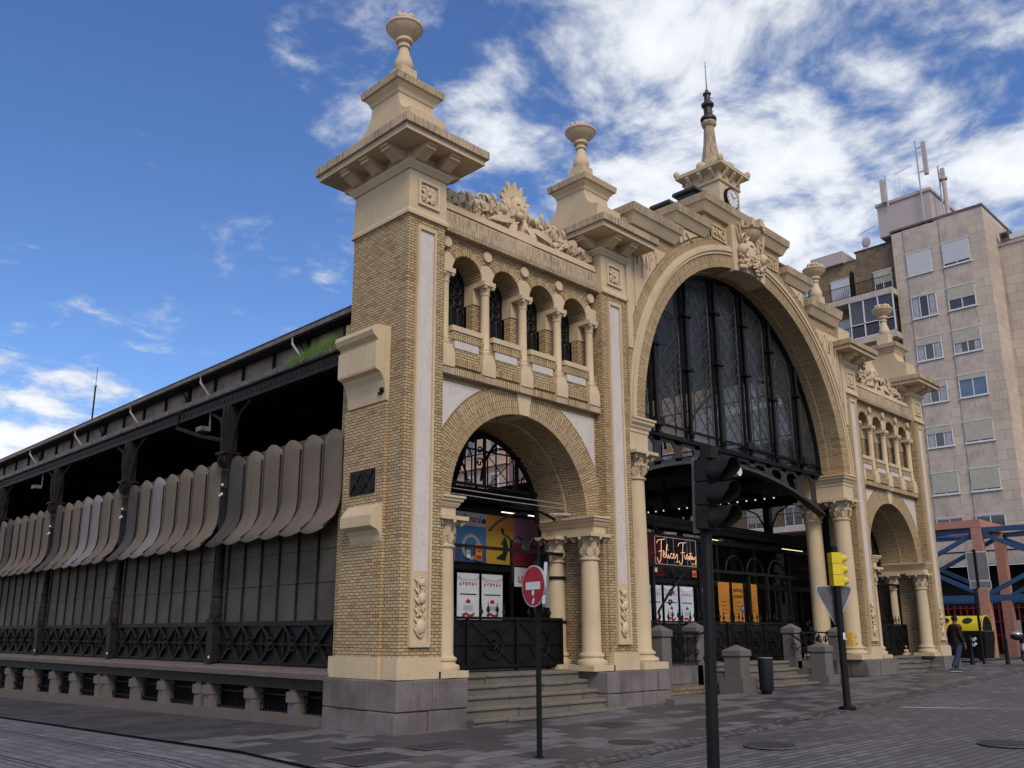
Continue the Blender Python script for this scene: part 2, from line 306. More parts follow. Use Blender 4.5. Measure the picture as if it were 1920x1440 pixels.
# ------------------------------------------------------------------ mesh helpers
class MB:
    def __init__(s): s.v = []; s.f = []; s.uv = []; s.m = []
    def face(s, pts, uv=None, mi=0):
        i = len(s.v); s.v += [tuple(p) for p in pts]; s.f.append(tuple(range(i, i + len(pts)))); s.uv.append(uv); s.m.append(mi)
    def box(s, x0, y0, z0, x1, y1, z1, mi=0, skip=''):
        p = lambda a, b, c: (a, b, c)
        F = {'-y': [(x0, y0, z0), (x1, y0, z0), (x1, y0, z1), (x0, y0, z1)], '+y': [(x1, y1, z0), (x0, y1, z0), (x0, y1, z1), (x1, y1, z1)],
             '-x': [(x0, y1, z0), (x0, y0, z0), (x0, y0, z1), (x0, y1, z1)], '+x': [(x1, y0, z0), (x1, y1, z0), (x1, y1, z1), (x1, y0, z1)],
             '-z': [(x0, y1, z0), (x1, y1, z0), (x1, y0, z0), (x0, y0, z0)], '+z': [(x0, y0, z1), (x1, y0, z1), (x1, y1, z1), (x0, y1, z1)]}
        for k, q in F.items():
            if k not in skip: s.face(q, None, mi)
        return s
    def loft(s, rects, cap=True, mi=0):       # rects: (x0,y0,x1,y1,z) going up
        for a, b in zip(rects, rects[1:]):
            A = [(a[0], a[1], a[4]), (a[2], a[1], a[4]), (a[2], a[3], a[4]), (a[0], a[3], a[4])]
            B = [(b[0], b[1], b[4]), (b[2], b[1], b[4]), (b[2], b[3], b[4]), (b[0], b[3], b[4])]
            for i in range(4):
                j = (i + 1) % 4; s.face([A[i], A[j], B[j], B[i]], None, mi)
        if cap:
            a, b = rects[0], rects[-1]
            s.face([(a[0], a[3], a[4]), (a[2], a[3], a[4]), (a[2], a[1], a[4]), (a[0], a[1], a[4])], None, mi)
            s.face([(b[0], b[1], b[4]), (b[2], b[1], b[4]), (b[2], b[3], b[4]), (b[0], b[3], b[4])], None, mi)
        return s
    def prism(s, poly, a0, a1, axis='y', mi=0):   # poly in (x,z) for axis y, (y,z) for axis x, (x,y) for axis z
        n = len(poly)
        def P(p, a): return (p[0], a, p[1]) if axis == 'y' else ((a, p[0], p[1]) if axis == 'x' else (p[0], p[1], a))
        area = sum(poly[i][0] * poly[(i + 1) % n][1] - poly[(i + 1) % n][0] * poly[i][1] for i in range(n))
        if area < 0: poly = poly[::-1]
        lo, hi = [P(p, a0) for p in poly], [P(p, a1) for p in poly]
        fl = axis == 'y'
        s.face(lo if fl else lo[::-1], None, mi); s.face(hi[::-1] if fl else hi, None, mi)
        for i in range(n):
            j = (i + 1) % n
            q = [lo[i], lo[j], hi[j], hi[i]]
            s.face(q[::-1] if fl else q, None, mi)
        return s
    def ring(s, cx, cz, r0, r1, a0, a1, y0, y1, n=24, radial=True, back=True, ends=True, mi=0):
        for i in range(n):
            t, u = a0 + (a1 - a0) * i / n, a0 + (a1 - a0) * (i + 1) / n
            c = lambda r, a, y: (cx + r * cos(a), y, cz + r * sin(a))
            rm = (r0 + r1) / 2
            uvf = [(0, t * rm), (r1 - r0, t * rm), (r1 - r0, u * rm), (0, u * rm)] if radial else None
            s.face([c(r0, t, y0), c(r1, t, y0), c(r1, u, y0), c(r0, u, y0)], uvf, mi)
            s.face([c(r1, t, y0), c(r1, t, y1), c(r1, u, y1), c(r1, u, y0)], [(0, t * r1), (y1 - y0, t * r1), (y1 - y0, u * r1), (0, u * r1)], mi)
            s.face([c(r0, u, y0), c(r0, u, y1), c(r0, t, y1), c(r0, t, y0)], [(0, u * r0), (y1 - y0, u * r0), (y1 - y0, t * r0), (0, t * r0)], mi)
            if back: s.face([c(r0, u, y1), c(r1, u, y1), c(r1, t, y1), c(r0, t, y1)], uvf, mi)
        if ends:
            for a in (a0, a1): s.face([c(r0, a, y0), c(r1, a, y0), c(r1, a, y1), c(r0, a, y1)], None, mi)
        return s
    def archwall(s, x0, x1, z0, zt, cx, cz, r, y0, y1, n=24, top=True, mi=0, soffit=True):
        # wall between x0,x1 from z0 up to zt (number or function of x) with round-headed opening
        zf = zt if callable(zt) else (lambda x: zt)
        def col(a, b, za, zb):
            if b - a < 1e-5: return
            s.face([(a, y0, za), (b, y0, zb), (b, y0, zf(b)), (a, y0, zf(a))], None, mi)
            s.face([(b, y1, zb), (a, y1, za), (a, y1, zf(a)), (b, y1, zf(b))], None, mi)
        if x0 < cx - r - 1e-4: col(x0, cx - r, z0, z0)
        if x1 > cx + r + 1e-4: col(cx + r, x1, z0, z0)
        for sx in (-1, 1):
            s.face([(cx + sx * r, y0, z0), (cx + sx * r, y1, z0), (cx + sx * r, y1, cz), (cx + sx * r, y0, cz)], None, mi) if z0 < cz else None
        for i in range(n):
            t, u = pi - pi * i / n, pi - pi * (i + 1) / n
            xa, xb = cx + r * cos(t), cx + r * cos(u); za, zb = cz + r * sin(t), cz + r * sin(u)
            col(xa, xb, za, zb)
            if soffit: s.face([(xa, y0, za), (xa, y1, za), (xb, y1, zb), (xb, y0, zb)], [(0, t * r), (y1 - y0, t * r), (y1 - y0, u * r), (0, u * r)], mi)
        if top and not callable(zt): s.face([(x0, y0, zt), (x1, y0, zt), (x1, y1, zt), (x0, y1, zt)], None, mi)
        return s
    def lathe(s, cx, cy, prof, n=20, mi=0):
        for (r0, z0), (r1, z1) in zip(prof, prof[1:]):
            for i in range(n):
                a, b = 2 * pi * i / n, 2 * pi * (i + 1) / n
                q = [(cx + r0 * cos(a), cy + r0 * sin(a), z0), (cx + r0 * cos(b), cy + r0 * sin(b), z0), (cx + r1 * cos(b), cy + r1 * sin(b), z1), (cx + r1 * cos(a), cy + r1 * sin(a), z1)]
                if r0 < 1e-5: q = q[1:]
                elif r1 < 1e-5: q = q[:3]
                s.face(q, None, mi)
        return s
    def bar(s, p, q, w, h=None, mi=0, upv=(0, 0, 1)):
        h = h or w; p, q = Vector(p), Vector(q); d = (q - p).normalized()
        u = Vector(upv)
        if abs(d.dot(u)) > .97: u = Vector((1, 0, 0)) if abs(d.x) < .9 else Vector((0, 1, 0))
        a = d.cross(u).normalized() * w / 2; b = a.cross(d).normalized() * h / 2
        A = [p - a - b, p + a - b, p + a + b, p - a + b]; B = [x + (q - p) for x in A]
        for i in range(4): s.face([A[i], A[(i + 1) % 4], B[(i + 1) % 4], B[i]], None, mi)
        s.face(A[::-1], None, mi); s.face(B, None, mi); return s
    def tube(s, pts, r, n=6, mi=0, cap=True, closed=False):
        pts = [Vector(p) for p in pts]; rr = r if isinstance(r, (list, tuple)) else [r] * len(pts)
        rings = []
        ref = Vector((0, 0, 1))
        for i, p in enumerate(pts):
            d = (pts[min(i + 1, len(pts) - 1)] - pts[max(i - 1, 0)])
            if d.length < 1e-9: d = Vector((0, 0, 1))
            d.normalize()
            u = d.cross(ref)
            if u.length < .15: u = d.cross(Vector((.3, 1, .1)))
            u.normalize(); w = u.cross(d)
            rings.append([p + (u * cos(2 * pi * k / n) + w * sin(2 * pi * k / n)) * rr[i] for k in range(n)])
        for a, b in zip(rings, rings[1:]):
            for k in range(n): s.face([a[k], a[(k + 1) % n], b[(k + 1) % n], b[k]], None, mi)
        if cap: s.face(rings[0][::-1], None, mi); s.face(rings[-1], None, mi)
        return s
    def blob(s, c, r, n=8, m=6, rot=None, mi=0, jit=0):
        c = Vector(c); rx, ry, rz = r if isinstance(r, tuple) else (r, r, r)
        def P(i, j):
            t, f = pi * i / m, 2 * pi * j / n
            v = Vector((rx * sin(t) * cos(f), ry * sin(t) * sin(f), rz * cos(t)))
            if rot: v = rot @ v
            return c + v
        for i in range(m):
            for j in range(n):
                q = [P(i, j), P(i + 1, j), P(i + 1, j + 1), P(i, j + 1)]
                if i == 0: q = [q[0], q[1], q[2]]
                elif i == m - 1: q = [q[0], q[1], q[3]]
                s.face(q, None, mi)
        return s
    def leaf(s, base, tip, w, curl=.25, nrm=(0, -1, 0), mi=0, th=.03, n=5):
        base, tip = Vector(base), Vector(tip); d = tip - base; nr = Vector(nrm).normalized(); sd = d.cross(nr).normalized()
        L_, C_, R_ = [], [], []
        for i in range(n + 1):
            t = i / n; ww = w * sin(pi * min(1, t * .92 + .06)) ** .8
            c = base + d * t + nr * (curl * d.length * sin(pi * t * .9)) 
            L_.append(c - sd * ww / 2); R_.append(c + sd * ww / 2); C_.append(c + nr * (-.25 * ww + th))
        for i in range(n):
            s.face([L_[i], C_[i], C_[i + 1], L_[i + 1]], None, mi); s.face([C_[i], R_[i], R_[i + 1], C_[i + 1]], None, mi)
            b = [x - nr * th * 1.5 for x in (L_[i], R_[i], R_[i + 1], L_[i + 1])]; s.face(b[::-1], None, mi)
        return s
    def mirrorx(s, c):
        o = MB(); o.v = [(2 * c - x, y, z) for x, y, z in s.v]; o.f = [f[::-1] for f in s.f]; o.uv = [u[::-1] if u else None for u in s.uv]; o.m = list(s.m); return o
    def shift(s, dx=0, dy=0, dz=0):
        o = MB(); o.v = [(x + dx, y + dy, z + dz) for x, y, z in s.v]; o.f = list(s.f); o.uv = list(s.uv); o.m = list(s.m); return o
    def add(s, o):
        k = len(s.v); s.v += o.v; s.f += [tuple(i + k for i in f) for f in o.f]; s.uv += o.uv; s.m += o.m; return s
    def xf(s, M):
        s.v = [tuple(M @ Vector(p)) for p in s.v]; return s
    def pieces(s):
        key = lambda p: (round(p[0], 4), round(p[1], 4), round(p[2], 4)); par = {}
        def fd(a):
            while par[a] != a: par[a] = par[par[a]]; a = par[a]
            return a
        for f in s.f:
            ks = [key(s.v[i]) for i in f]
            for k_ in ks: par.setdefault(k_, k_)
            for k_ in ks[1:]: par[fd(k_)] = fd(ks[0])
        out = {}
        for f, u, mi in zip(s.f, s.uv, s.m):
            o = out.setdefault(fd(key(s.v[f[0]])), MB()); o.face([s.v[i] for i in f], u, mi)
        return list(out.values())
    def split(s, name, mats, parent=None, smooth=False, ang=35):
        return [p.build(name, mats, parent, smooth, ang) for p in s.pieces()]
    def build(s, name, mats, parent=None, smooth=False, ang=35, loc=None, weld=False):
        me = bpy.data.meshes.new(name); me.from_pydata(s.v, [], s.f)
        if not isinstance(mats, (list, tuple)): mats = [mats]
        for m in mats: me.materials.append(m)
        if len(mats) > 1: me.polygons.foreach_set('material_index', s.m)
        ul = me.uv_layers.new(name='UVMap'); data = []
        for f, uv in zip(s.f, s.uv):
            if uv: data += [c for p in uv for c in p]; continue
            p = [Vector(s.v[i]) for i in f[:3]]
            if len(f) > 3: n = (Vector(s.v[f[2]]) - Vector(s.v[f[0]])).cross(Vector(s.v[f[3]]) - Vector(s.v[f[1]]))
            else: n = (p[1] - p[0]).cross(p[2] - p[0])
            a = [abs(c) for c in n]; k = a.index(max(a))
            for i in f:
                x, y, z = s.v[i]; data += [y, z] if k == 0 else ([x, z] if k == 1 else [x, y])
        ul.data.foreach_set('uv', data)
        if smooth or weld:
            bm = bmesh.new(); bm.from_mesh(me); bmesh.ops.remove_doubles(bm, verts=bm.verts, dist=1e-4); bmesh.ops.recalc_face_normals(bm, faces=bm.faces); bm.to_mesh(me); bm.free()
        if smooth:
            me.shade_smooth(); me.set_sharp_from_angle(angle=R(ang))
        me.update()
        o = bpy.data.objects.new(name, me); COL.objects.link(o)
        if parent: o.parent = parent
        if loc: o.location = loc
        return o
def tag(o, label, cat, group=None, kind=None):
    o['label'] = label; o['category'] = cat
    if group: o['group'] = group
    if kind: o['kind'] = kind
    return o
def thing(name, label, cat, loc=(0, 0, 0), rz=0, group=None):
    o = bpy.data.objects.new(name, None); COL.objects.link(o); o.location = loc; o.rotation_euler = (0, 0, rz); o.empty_display_size = .3
    return tag(o, label, cat, group)
def struct(o): o['kind'] = 'structure'; return o
def dup(o, parent=None, loc=None, rz=None, label=None):
    c = o.copy(); COL.objects.link(c)
    if parent: c.parent = parent
    if loc is not None: c.location = loc
    if rz is not None: c.rotation_euler = (0, 0, rz)
    if label: c['label'] = label
    for ch in list(o.children): dup(ch, c)
    return c
def text(name, s, size, mat, parent, loc, rot, ext=.004, align='CENTER', xs=1.0, bevel=0):
    cu = bpy.data.curves.new(name, 'FONT'); cu.body = s; cu.size = size; cu.extrude = ext; cu.align_x = align; cu.align_y = 'CENTER'; cu.resolution_u = 3; cu.bevel_depth = bevel
    t = bpy.data.objects.new(name, cu); COL.objects.link(t)
    bpy.context.view_layer.update()
    me = bpy.data.meshes.new_from_object(t.evaluated_get(bpy.context.evaluated_depsgraph_get())); bpy.data.objects.remove(t)
    o = bpy.data.objects.new(name, me); COL.objects.link(o); me.materials.clear(); me.materials.append(mat)
    o.parent = parent; o.location = loc; o.rotation_euler = rot; o.scale = (xs, 1, 1); return o
FR = (R(90), 0, 0)   # facing -Y
def gz(x, y):
    return .018 * min(max(x, -25), 24) + (-.0185 * min(y, 40) if y > 0 else .02 * max(y, -3))

# ------------------------------------------------------------------ ground
def sheet(name, mat, fn, xs, ys, dz):
    m = MB()
    for a, b in zip(xs, xs[1:]):
        for c, d in zip(ys, ys[1:]):
            q = [fn(a, c), fn(b, c), fn(b, d), fn(a, d)]
            m.face([(x, y, gz(x, y) + dz) for x, y in q])
    return struct(m.build(name, mat))
idf = lambda x, y: (x, y)
sheet('ground', M_far, idf, (-600, -200, -60, -25, 0, 24, 60, 200, 900), (-400, -100, -30, -3, 0, 20, 40, 100, 700), -.03)
def kerb(x): return -3.80 + .075 * x if x < 24 else -2.0 - .03 * (x - 24)
sheet('road', M_road, lambda x, y: (x, y), (-25, -8, -2, 0, 5, 10, 17, 24, 40, 80), (-40, -20, -8, -5, -3, -1.9), 0.0)
sheet('street', M_roadl, idf, (-25, -20, -12, -6, -2.9), (-3, 0, 5, 12, 20, 40, 80), .004)
def pv(x, t): return (x, kerb(x) + (2.2 - kerb(x)) * t)
m = MB()
for a, b in zip((-2.6, 0, 6, 12, 18, 24), (0, 6, 12, 18, 24, 29)):
    for t, u in ((0, .35), (.35, .66), (.66, 1)):
        q = [pv(a, t), pv(b, t), pv(b, u), pv(a, u)]
        m.face([(x, y, gz(x, y) + .016) for x, y in q])
struct(m.build('pavement', M_pave))
sheet('side_pavement', M_walk, idf, (-2.6, -1.55, 1.2), (2.2, 8, 14, 20, 30, 40, 80), .012)
sheet('side_street', M_road, idf, (23.7, 24, 29, 45, 60), (2.2, 10, 20, 40, 80), .010)
m = MB()
for a, b in zip(range(-3, 29), range(-2, 30)):
    ya, yb = kerb(a) - .34, kerb(b) - .34
    m.face([(a, ya, gz(a, ya) + .02), (b, yb, gz(b, yb) + .02), (b, yb + .36, gz(b, yb + .36) + .02), (a, ya + .36, gz(a, ya + .36) + .02)])
    m.face([(a, ya, gz(a, ya) - .02), (b, yb, gz(b, yb) - .02), (b, yb, gz(b, yb) + .02), (a, ya, gz(a, ya) + .02)])
struct(m.build('kerb', M_kerbs))
# drain slots running down the side street
m = MB()
for x in (-3.62, -4.87):
    for dx in (-.07, .05):
        for y0, y1 in ((-6, -3), (-3, 0), (0, 12), (12, 40), (40, 60)):
            m.face([(x + dx, y0, gz(x, y0) + .012), (x + dx + .028, y0, gz(x, y0) + .012), (x + dx + .028, y1, gz(x, y1) + .012), (x + dx, y1, gz(x, y1) + .012)])
struct(m.build('drain_channel', M_grate))
m = MB(); a = (8.6, -3.95); b = (12.5, -5.9)
m.face([(9.3, -4.0, gz(9, -4) + .01), (10.6, -6.2, gz(10, -6) + .01), (10.85, -6.2, gz(10, -6) + .01), (9.5, -4.0, gz(9, -4) + .01)])
struct(m.build('road_marking', M_linep))
m = MB()
for i in range(9):
    x = 25.2 + i * .42; y0 = -2.0; m.face([(x, y0, gz(x, y0) + .024), (x + .2, y0, gz(x, y0) + .024), (x + .2, y0 + 1.7, gz(x, y0 + 1.7) + .024), (x, y0 + 1.7, gz(x, y0 + 1.7) + .024)])
struct(m.build('tactile_paving', M_kerb))
def cover(x, y, r, label, rect=None, rz=0):
    t = thing('manhole_cover' if not rect else 'drain_grate', label, 'manhole cover' if not rect else 'drain grate', (x, y, gz(x, y) + .02), rz)
    f = MB(); g = MB()
    if rect:
        w, d = rect; f.box(-w / 2, -d / 2, 0, w / 2, d / 2, .006); n = int(w / .05)
        for i in range(n): g.box(-w / 2 + .02 + i * .05, -d / 2 + .02, .006, -w / 2 + .045 + i * .05, d / 2 - .02, .014)
    else:
        f.lathe(0, 0, [(0, .004), (r, .004), (r, -.01)], 28)
        for i in range(-7, 8):
            xx = i * r / 8; h = sqrt(max(0, r * r * .85 - xx * xx)); g.box(xx - r * .035, -h, .004, xx + r * .035, h, .014)
        g.ring(0, 0, r * .93, r, 0, 2 * pi, -.004, .012, 28, False).v
    f.build('frame', M_grate, t)
    if not rect:
        g2 = MB(); 
        for v, ff in ((g.v, g.f),): pass
    h = MB(); h.v = [(a, b, c) for a, b, c in g.v]; 
    if not rect:
        # ring() builds in the xz plane: keep only the bars
        g = MB()
        for i in range(-7, 8):
            xx = i * r / 8; hh = sqrt(max(0, r * r * .85 - xx * xx)); g.box(xx - r * .035, -hh, .004, xx + r * .035, hh, .014)
    g.build('ribs', M_grate2, t); return t
cover(1.76, -3.22, .36, 'round ribbed manhole cover in the pavement between the two black poles')
cover(2.75, -4.85, .36, 'round manhole cover in the road setts right of the near black pole')
cover(4.94, -7.2, .38, 'round manhole cover near the right edge of the road')
cover(-1.18, -.76, 0, 'small rectangular grate nearest the corner plinth', (.75, .5))
cover(-.45, -1.5, 0, 'rectangular grate in front of the first entrance steps', (.8, .5))
cover(-1.75, -1.75, 0, 'large ribbed drain grate at the bottom edge below the corner', (1.0, .75))
cover(3.2, -1.75, 0, 'rectangular cover in the pavement before the second pilaster', (.7, .5))

# ------------------------------------------------------------------ market hall : facade
MK = thing('market_hall', 'large brick and cream stone market hall with arched iron entrance and stepped gable', 'market building')
XC = 11.8
TX = [.43, 5.83, 17.77, 23.17]; TY = .83
YB = 1.6

def pilaster(cx):
    h = .43; x0, x1 = cx - h, cx + h
    left = cx < 1; right = cx > 23
    p = MB()
    # brick shaft with recess for marble panel (frame sits proud)
    p.box(x0, 0, 1.14, x1, 1.65, 8.82)
    o = p.build('pilaster', M_brick, MK)
    f = MB(); a0, a1 = cx - .235, cx + .2
    for (xa, xb, za, zb) in ((a0, a0 + .05, 1.30, 8.65), (a1 - .05, a1, 1.30, 8.65), (a0 + .05, a1 - .05, 8.58, 8.65), (a0 + .05, a1 - .05, 1.30, 1.38)):
        f.box(xa, -.055, za, xb, 0.0, zb)
    f.box(a0 + .05, -.022, 1.38, a1 - .05, .001, 2.52)
    f.build('panel_frame', M_cream, o)
    g = MB(); g.box(a0 + .05, -.018, 2.52, a1 - .05, .001, 8.58); g.build('marble_panel', M_marble, o)
    # carved relief at the foot
    r = MB(); rnd = random.Random(int(cx * 10)); mx_ = (a0 + a1) / 2
    pts = [(mx_ + .09 * sin(k * .75), -.04, 1.5 + k * .075) for k in range(12)]
    r.tube(pts, [.022] * 12, 6)
    for k in range(11):
        z = 1.5 + k * .08; sgn = 1 if k % 2 else -1
        r.leaf((mx_, -.03, z), (mx_ + sgn * .12, -.035, z + .1), .07, .2, (0, -1, 0), th=.012)
    r.blob((mx_ + .01, -.045, 1.62), (.10, .05, .13), 10, 6); r.blob((mx_ + .03, -.045, 2.08), (.08, .05, .1), 10, 6)
    r.blob((mx_ + .02, -.045, 2.33), (.075, .045, .075), 10, 6)
    for k in range(14): r.blob((mx_ + rnd.uniform(-.09, .09), -.05, rnd.uniform(1.75, 2.42)), rnd.uniform(.018, .032), 6, 4)
    pts = [(mx_ + .1 * cos(t) * (1 - t / 9), -.05, 2.3 + .12 * sin(t)) for t in [k * .5 for k in range(12)]]
    r.tube(pts, .016, 6)
    pts = [(mx_ + .12 * cos(t) * (1 - t / 12), -.05, 1.6 + .14 * sin(t)) for t in [3 + k * .45 for k in range(14)]]
    r.tube(pts, .018, 6)
    r.build('carved_relief', M_carve, o, True, 60)
    b = MB(); b.box(x0 - .06 * (1 if left else 0), -.06, .80, x1 + .06 * (1 if right else 0), 1.71, 1.14)
    b.build('pilaster_base', M_cream, o)
    # cap block
    c = MB()
    c.loft([(x0 - .05 * left, -.05, x1 + .05, 1.70, 8.82), (x0 - .05 * left, -.05, x1 + .05, 1.70, 8.88), (x0 - .02 * left, -.02, x1 + .02 , 1.67, 8.94), (x0 , -.015, x1, 1.66, 9.70)])
    c.loft([(x0 - .03, -.04, x1 + .03, 1.69, 9.70), (x0 - .1, -.11, x1 + .1, 1.76, 9.80), (x0 - .1, -.11, x1 + .1, 1.76, 9.84), (x0 - .06, -.07, x1 + .06, 1.72, 9.85)])
    c.box(x0, 0, 9.851, x1, 1.66, 10.069)
    cb_ = c.build('cap_block', M_cream, MK)
    q = MB(); s = .20; zc = 9.30
    for (xa, xb, za, zb) in ((cx - s, cx + s, zc + s, zc + s + .05), (cx - s, cx + s, zc - s - .05, zc - s), (cx - s - .05, cx - s, zc - s - .05, zc + s + .05), (cx + s, cx + s + .05, zc - s - .05, zc + s + .05)):
        q.box(xa, -.06, za, xb, -.014, zb)
    for k in range(8):
        a = k * pi / 4 + pi / 8; q.leaf((cx, -.02, zc), (cx + .19 * cos(a), -.02, zc + .19 * sin(a)), .1, .25, (0, -1, 0), th=.012)
    for k in range(4):
        a = k * pi / 2 + pi / 4; q.blob((cx + .17 * cos(a), -.03, zc + .17 * sin(a)), .035, 6, 4)
    q.blob((cx, -.05, zc), .045, 8, 5)
    q.build('rosette', M_carve, cb_, True, 60)
    # brackets under the slab
    k = MB(); zt = 10.07
    def brk(px, py, dx, dy):
        w = .115; sx, sy = -dy, dx
        prof = [(0, 9.84), (.16, 9.86), (.36, 9.965), (.42, 9.97), (.42, 10.02), (.46, 10.03), (.46, zt), (0, zt)]
        ww = []
        lo = [(px + dx * d - sx * w, py + dy * d - sy * w, z) for d, z in prof]; hi = [(px + dx * d + sx * w, py + dy * d + sy * w, z) for d, z in prof]
        k.face(lo); k.face(hi[::-1])
        for i in range(len(prof)):
            j = (i + 1) % len(prof); k.face([lo[j], lo[i], hi[i], hi[j]])
    for yy in (.2, .83, 1.46): brk(x0, yy, -1, 0); brk(x1, yy, 1, 0)
    for xx in (x0 + .14, x1 - .14): brk(xx, 0, 0, -1); brk(xx, 1.66, 0, 1)
    k.split('bracket', M_cream, cb_)
    # overhanging slab
    sxh, syh = .94, 1.36
    s_ = MB(); R_ = lambda a, b, z: (cx - a, TY - b, cx + a, TY + b, z)
    s_.loft([R_(sxh, syh, 10.07), R_(sxh, syh, 10.17), R_(sxh + .015, syh + .015, 10.175)], True)
    s_.build('cornice_soffit', M_cream, cb_)
    s_ = MB(); s_.loft([R_(sxh + .02, syh + .03, 10.176), R_(sxh + .055, syh + .065, 10.185), R_(sxh + .055, syh + .065, 10.34), R_(sxh + .03, syh + .04, 10.36), R_(sxh - .3, syh - .25, 10.44)])
    s_.build('cornice_slab', M_creamd, cb_)
    # flared pedestal : profile in y-z extruded along x
    prof = [(TY - .79, 10.40)] + [(TY - .79 + .37 * sin(i * pi / 20), 11.0 + .42 * (1 - cos(i * pi / 20))) for i in range(11)] + [(TY - .42, 11.47)]
    poly = prof + [(2 * TY - a, z) for a, z in prof[::-1]]
    f = MB(); f.prism(poly, cx - .42, cx + .42, 'x'); f.build('flared_pedestal', M_cream, cb_)
    u = MB(); Q = lambda a, z: (cx - a, TY - a, cx + a, TY + a, z)
    u.loft([Q(.43, 11.47), Q(.445, 11.49), Q(.45, 11.52), Q(.47, 11.56), Q(.51, 11.61), Q(.535, 11.645)])
    u.build('upper_moulding', M_cream, cb_)
    u = MB(); u.loft([Q(.545, 11.646), Q(.575, 11.66), Q(.59, 11.79), Q(.575, 11.81), Q(.2, 11.86)])
    u.build('upper_slab', M_creamd, cb_)
    u = MB(); u.box(cx - .30, TY - .2, 11.84, cx + .30, TY + .2, 12.07); u.box(cx - .19, TY - .19, 11.85, cx + .19, TY + .19, 12.3)
    u.build('urn_plinth', M_cream, cb_)
    # urn
    u = MB(); u.lathe(cx, TY, [(0, 12.30), (.15, 12.30), (.185, 12.36), (.195, 12.43), (.175, 12.51), (.12, 12.66), (.092, 12.80), (.125, 12.815), (.135, 12.845), (.125, 12.87), (.10, 12.89), (.105, 12.915), (.165, 12.94), (.175, 12.97), (.165, 13.0), (.14, 13.02)], 20)
    pr = [(.14, 13.02), (.22, 13.08), (.285, 13.14), (.34, 13.21), (.355, 13.24), (.375, 13.25), (.375, 13.29), (.34, 13.30), (0, 13.33)]
    u.lathe(cx, TY, pr, 24)
    rn = random.Random(int(cx * 7))
    for i in range(34):
        a = rn.uniform(0, 2 * pi); rr = .28 * sqrt(rn.random()); u.blob((cx + rr * cos(a), TY + rr * sin(a), 13.33 + .12 * (1 - rr / .3) + rn.uniform(-.01, .05)), rn.uniform(.04, .075), 7, 5)
    for i in range(12):
        a = i * pi / 6; u.tube([(cx + r_ * cos(a), TY + r_ * sin(a), z) for r_, z in pr[:5]], .008, 4)
    u.build('urn', M_carve, cb_, True, 45)
for cx in TX: pilaster(cx)

# granite plinths under the piers
m = MB()
def blocks(m, x0, y0, x1, y1, rows, seed, sides='-y-x+x+y'):
    rn = random.Random(seed)
    for (za, zb) in rows:
        for sd in ('-y', '-x', '+x'):
            a0, a1 = (x0, x1) if sd == '-y' else (y0, y1); a = a0
            while a < a1 - .01:
                b = min(a1, a + rn.uniform(.42, .95))
                if a1 - b < .3: b = a1
                j = rn.uniform(-.016, .012); g = .006; c = .014
                if sd == '-y': R1_, R2_ = (a + g, y0 + j, b - g, y0 + .4), c
                elif sd == '-x': R1_, R2_ = (x0 + j, a + g, x0 + .4, b - g), c
                else: R1_, R2_ = (x1 - .4, a + g, x1 + j, b - g), c
                q = R1_; m.loft([(q[0] + c, q[1] + c, q[2] - c, q[3] - c, za + g), (*q, za + g + c), (*q, zb - g - c), (q[0] + c, q[1] + c, q[2] - c, q[3] - c, zb - g)])
                a = b
        m.box(x0 + .03, y0 + .03, za, x1 - .03, y1, zb - .012)
for k_, (xa, xb) in enumerate(((-.24, 1.27), (4.92, 7.03), (16.57, 18.68), (22.33, 23.84))):
    q = MB(); blocks(q, xa, -.26, xb, 1.70 if k_ in (0, 3) else 2.0, [(-.6, .33 + .05 * (k_ % 2)), (.33 + .05 * (k_ % 2), .80)], 40 + k_); q.build('granite_plinth', M_gran2, MK)
m.box(7.03, .55, -.7, 9.5, 1.9, .80); m.box(14.1, .55, -.7, 16.57, 1.9, .80)
m.box(6.2, 1.9, -.7, 17.4, 2.2, .79)
m.split('granite_plinth', M_granite, MK)

# side bay (bay 1, mirrored for bay 2)
B = 3.13; YW = .25
parts = []
def bp(name, m, mat, smooth=False, ang=35, parent=None): parts.append((name, m, mat, smooth, ang))
w = MB(); w.archwall(.86, 5.40, 3.85, 6.08, B, 3.80, 1.87, YW, 1.55, 28, False); bp('bay_wall', w, M_brick)
w = MB()
for sx in (-1, 1):
    xa, xb = sorted((B + sx * 2.27, B + sx * 2.17)); w.box(xa, .05, .8, xb, 1.6, 3.5)
bp('jamb', w, M_brick)
# voussoir ring, clipped by pilasters, flush 12 mm proud; two orders
w = MB(); n = 40
def clipring(w, cx, cz, r0, r1, y0, y1, xlo, xhi, n, a_from=0, a_to=pi, zmax=99):
    for i in range(n):
        t, u = a_from + (a_to - a_from) * i / n, a_from + (a_to - a_from) * (i + 1) / n
        def rr(a):
            r = r1
            if cos(a) > 1e-6: r = min(r, (xhi - cx) / cos(a))
            if cos(a) < -1e-6: r = min(r, (xlo - cx) / cos(a))
            if sin(a) > 1e-6: r = min(r, (zmax - cz) / sin(a))
            return max(r, r0)
        a, b = rr(t), rr(u); c = lambda r, q, y: (cx + r * cos(q), y, cz + r * sin(q)); rm = (r0 + r1) / 2
        if a - r0 < .004 and b - r0 < .004: continue
        w.face([c(r0, t, y0), c(a, t, y0), c(b, u, y0), c(r0, u, y0)], [(0, t * rm), (a - r0, t * rm), (b - r0, u * rm), (0, u * rm)])
        w.face([c(a, t, y0), c(a, t, y1), c(b, u, y1), c(b, u, y0)], [(0, t * r1), (y1 - y0, t * r1), (y1 - y0, u * r1), (0, u * r1)])
        w.face([c(r0, u, y0), c(r0, u, y1), c(r0, t, y1), c(r0, t, y0)], [(0, u * r0), (y1 - y0, u * r0), (y1 - y0, t * r0), (0, t * r0)])
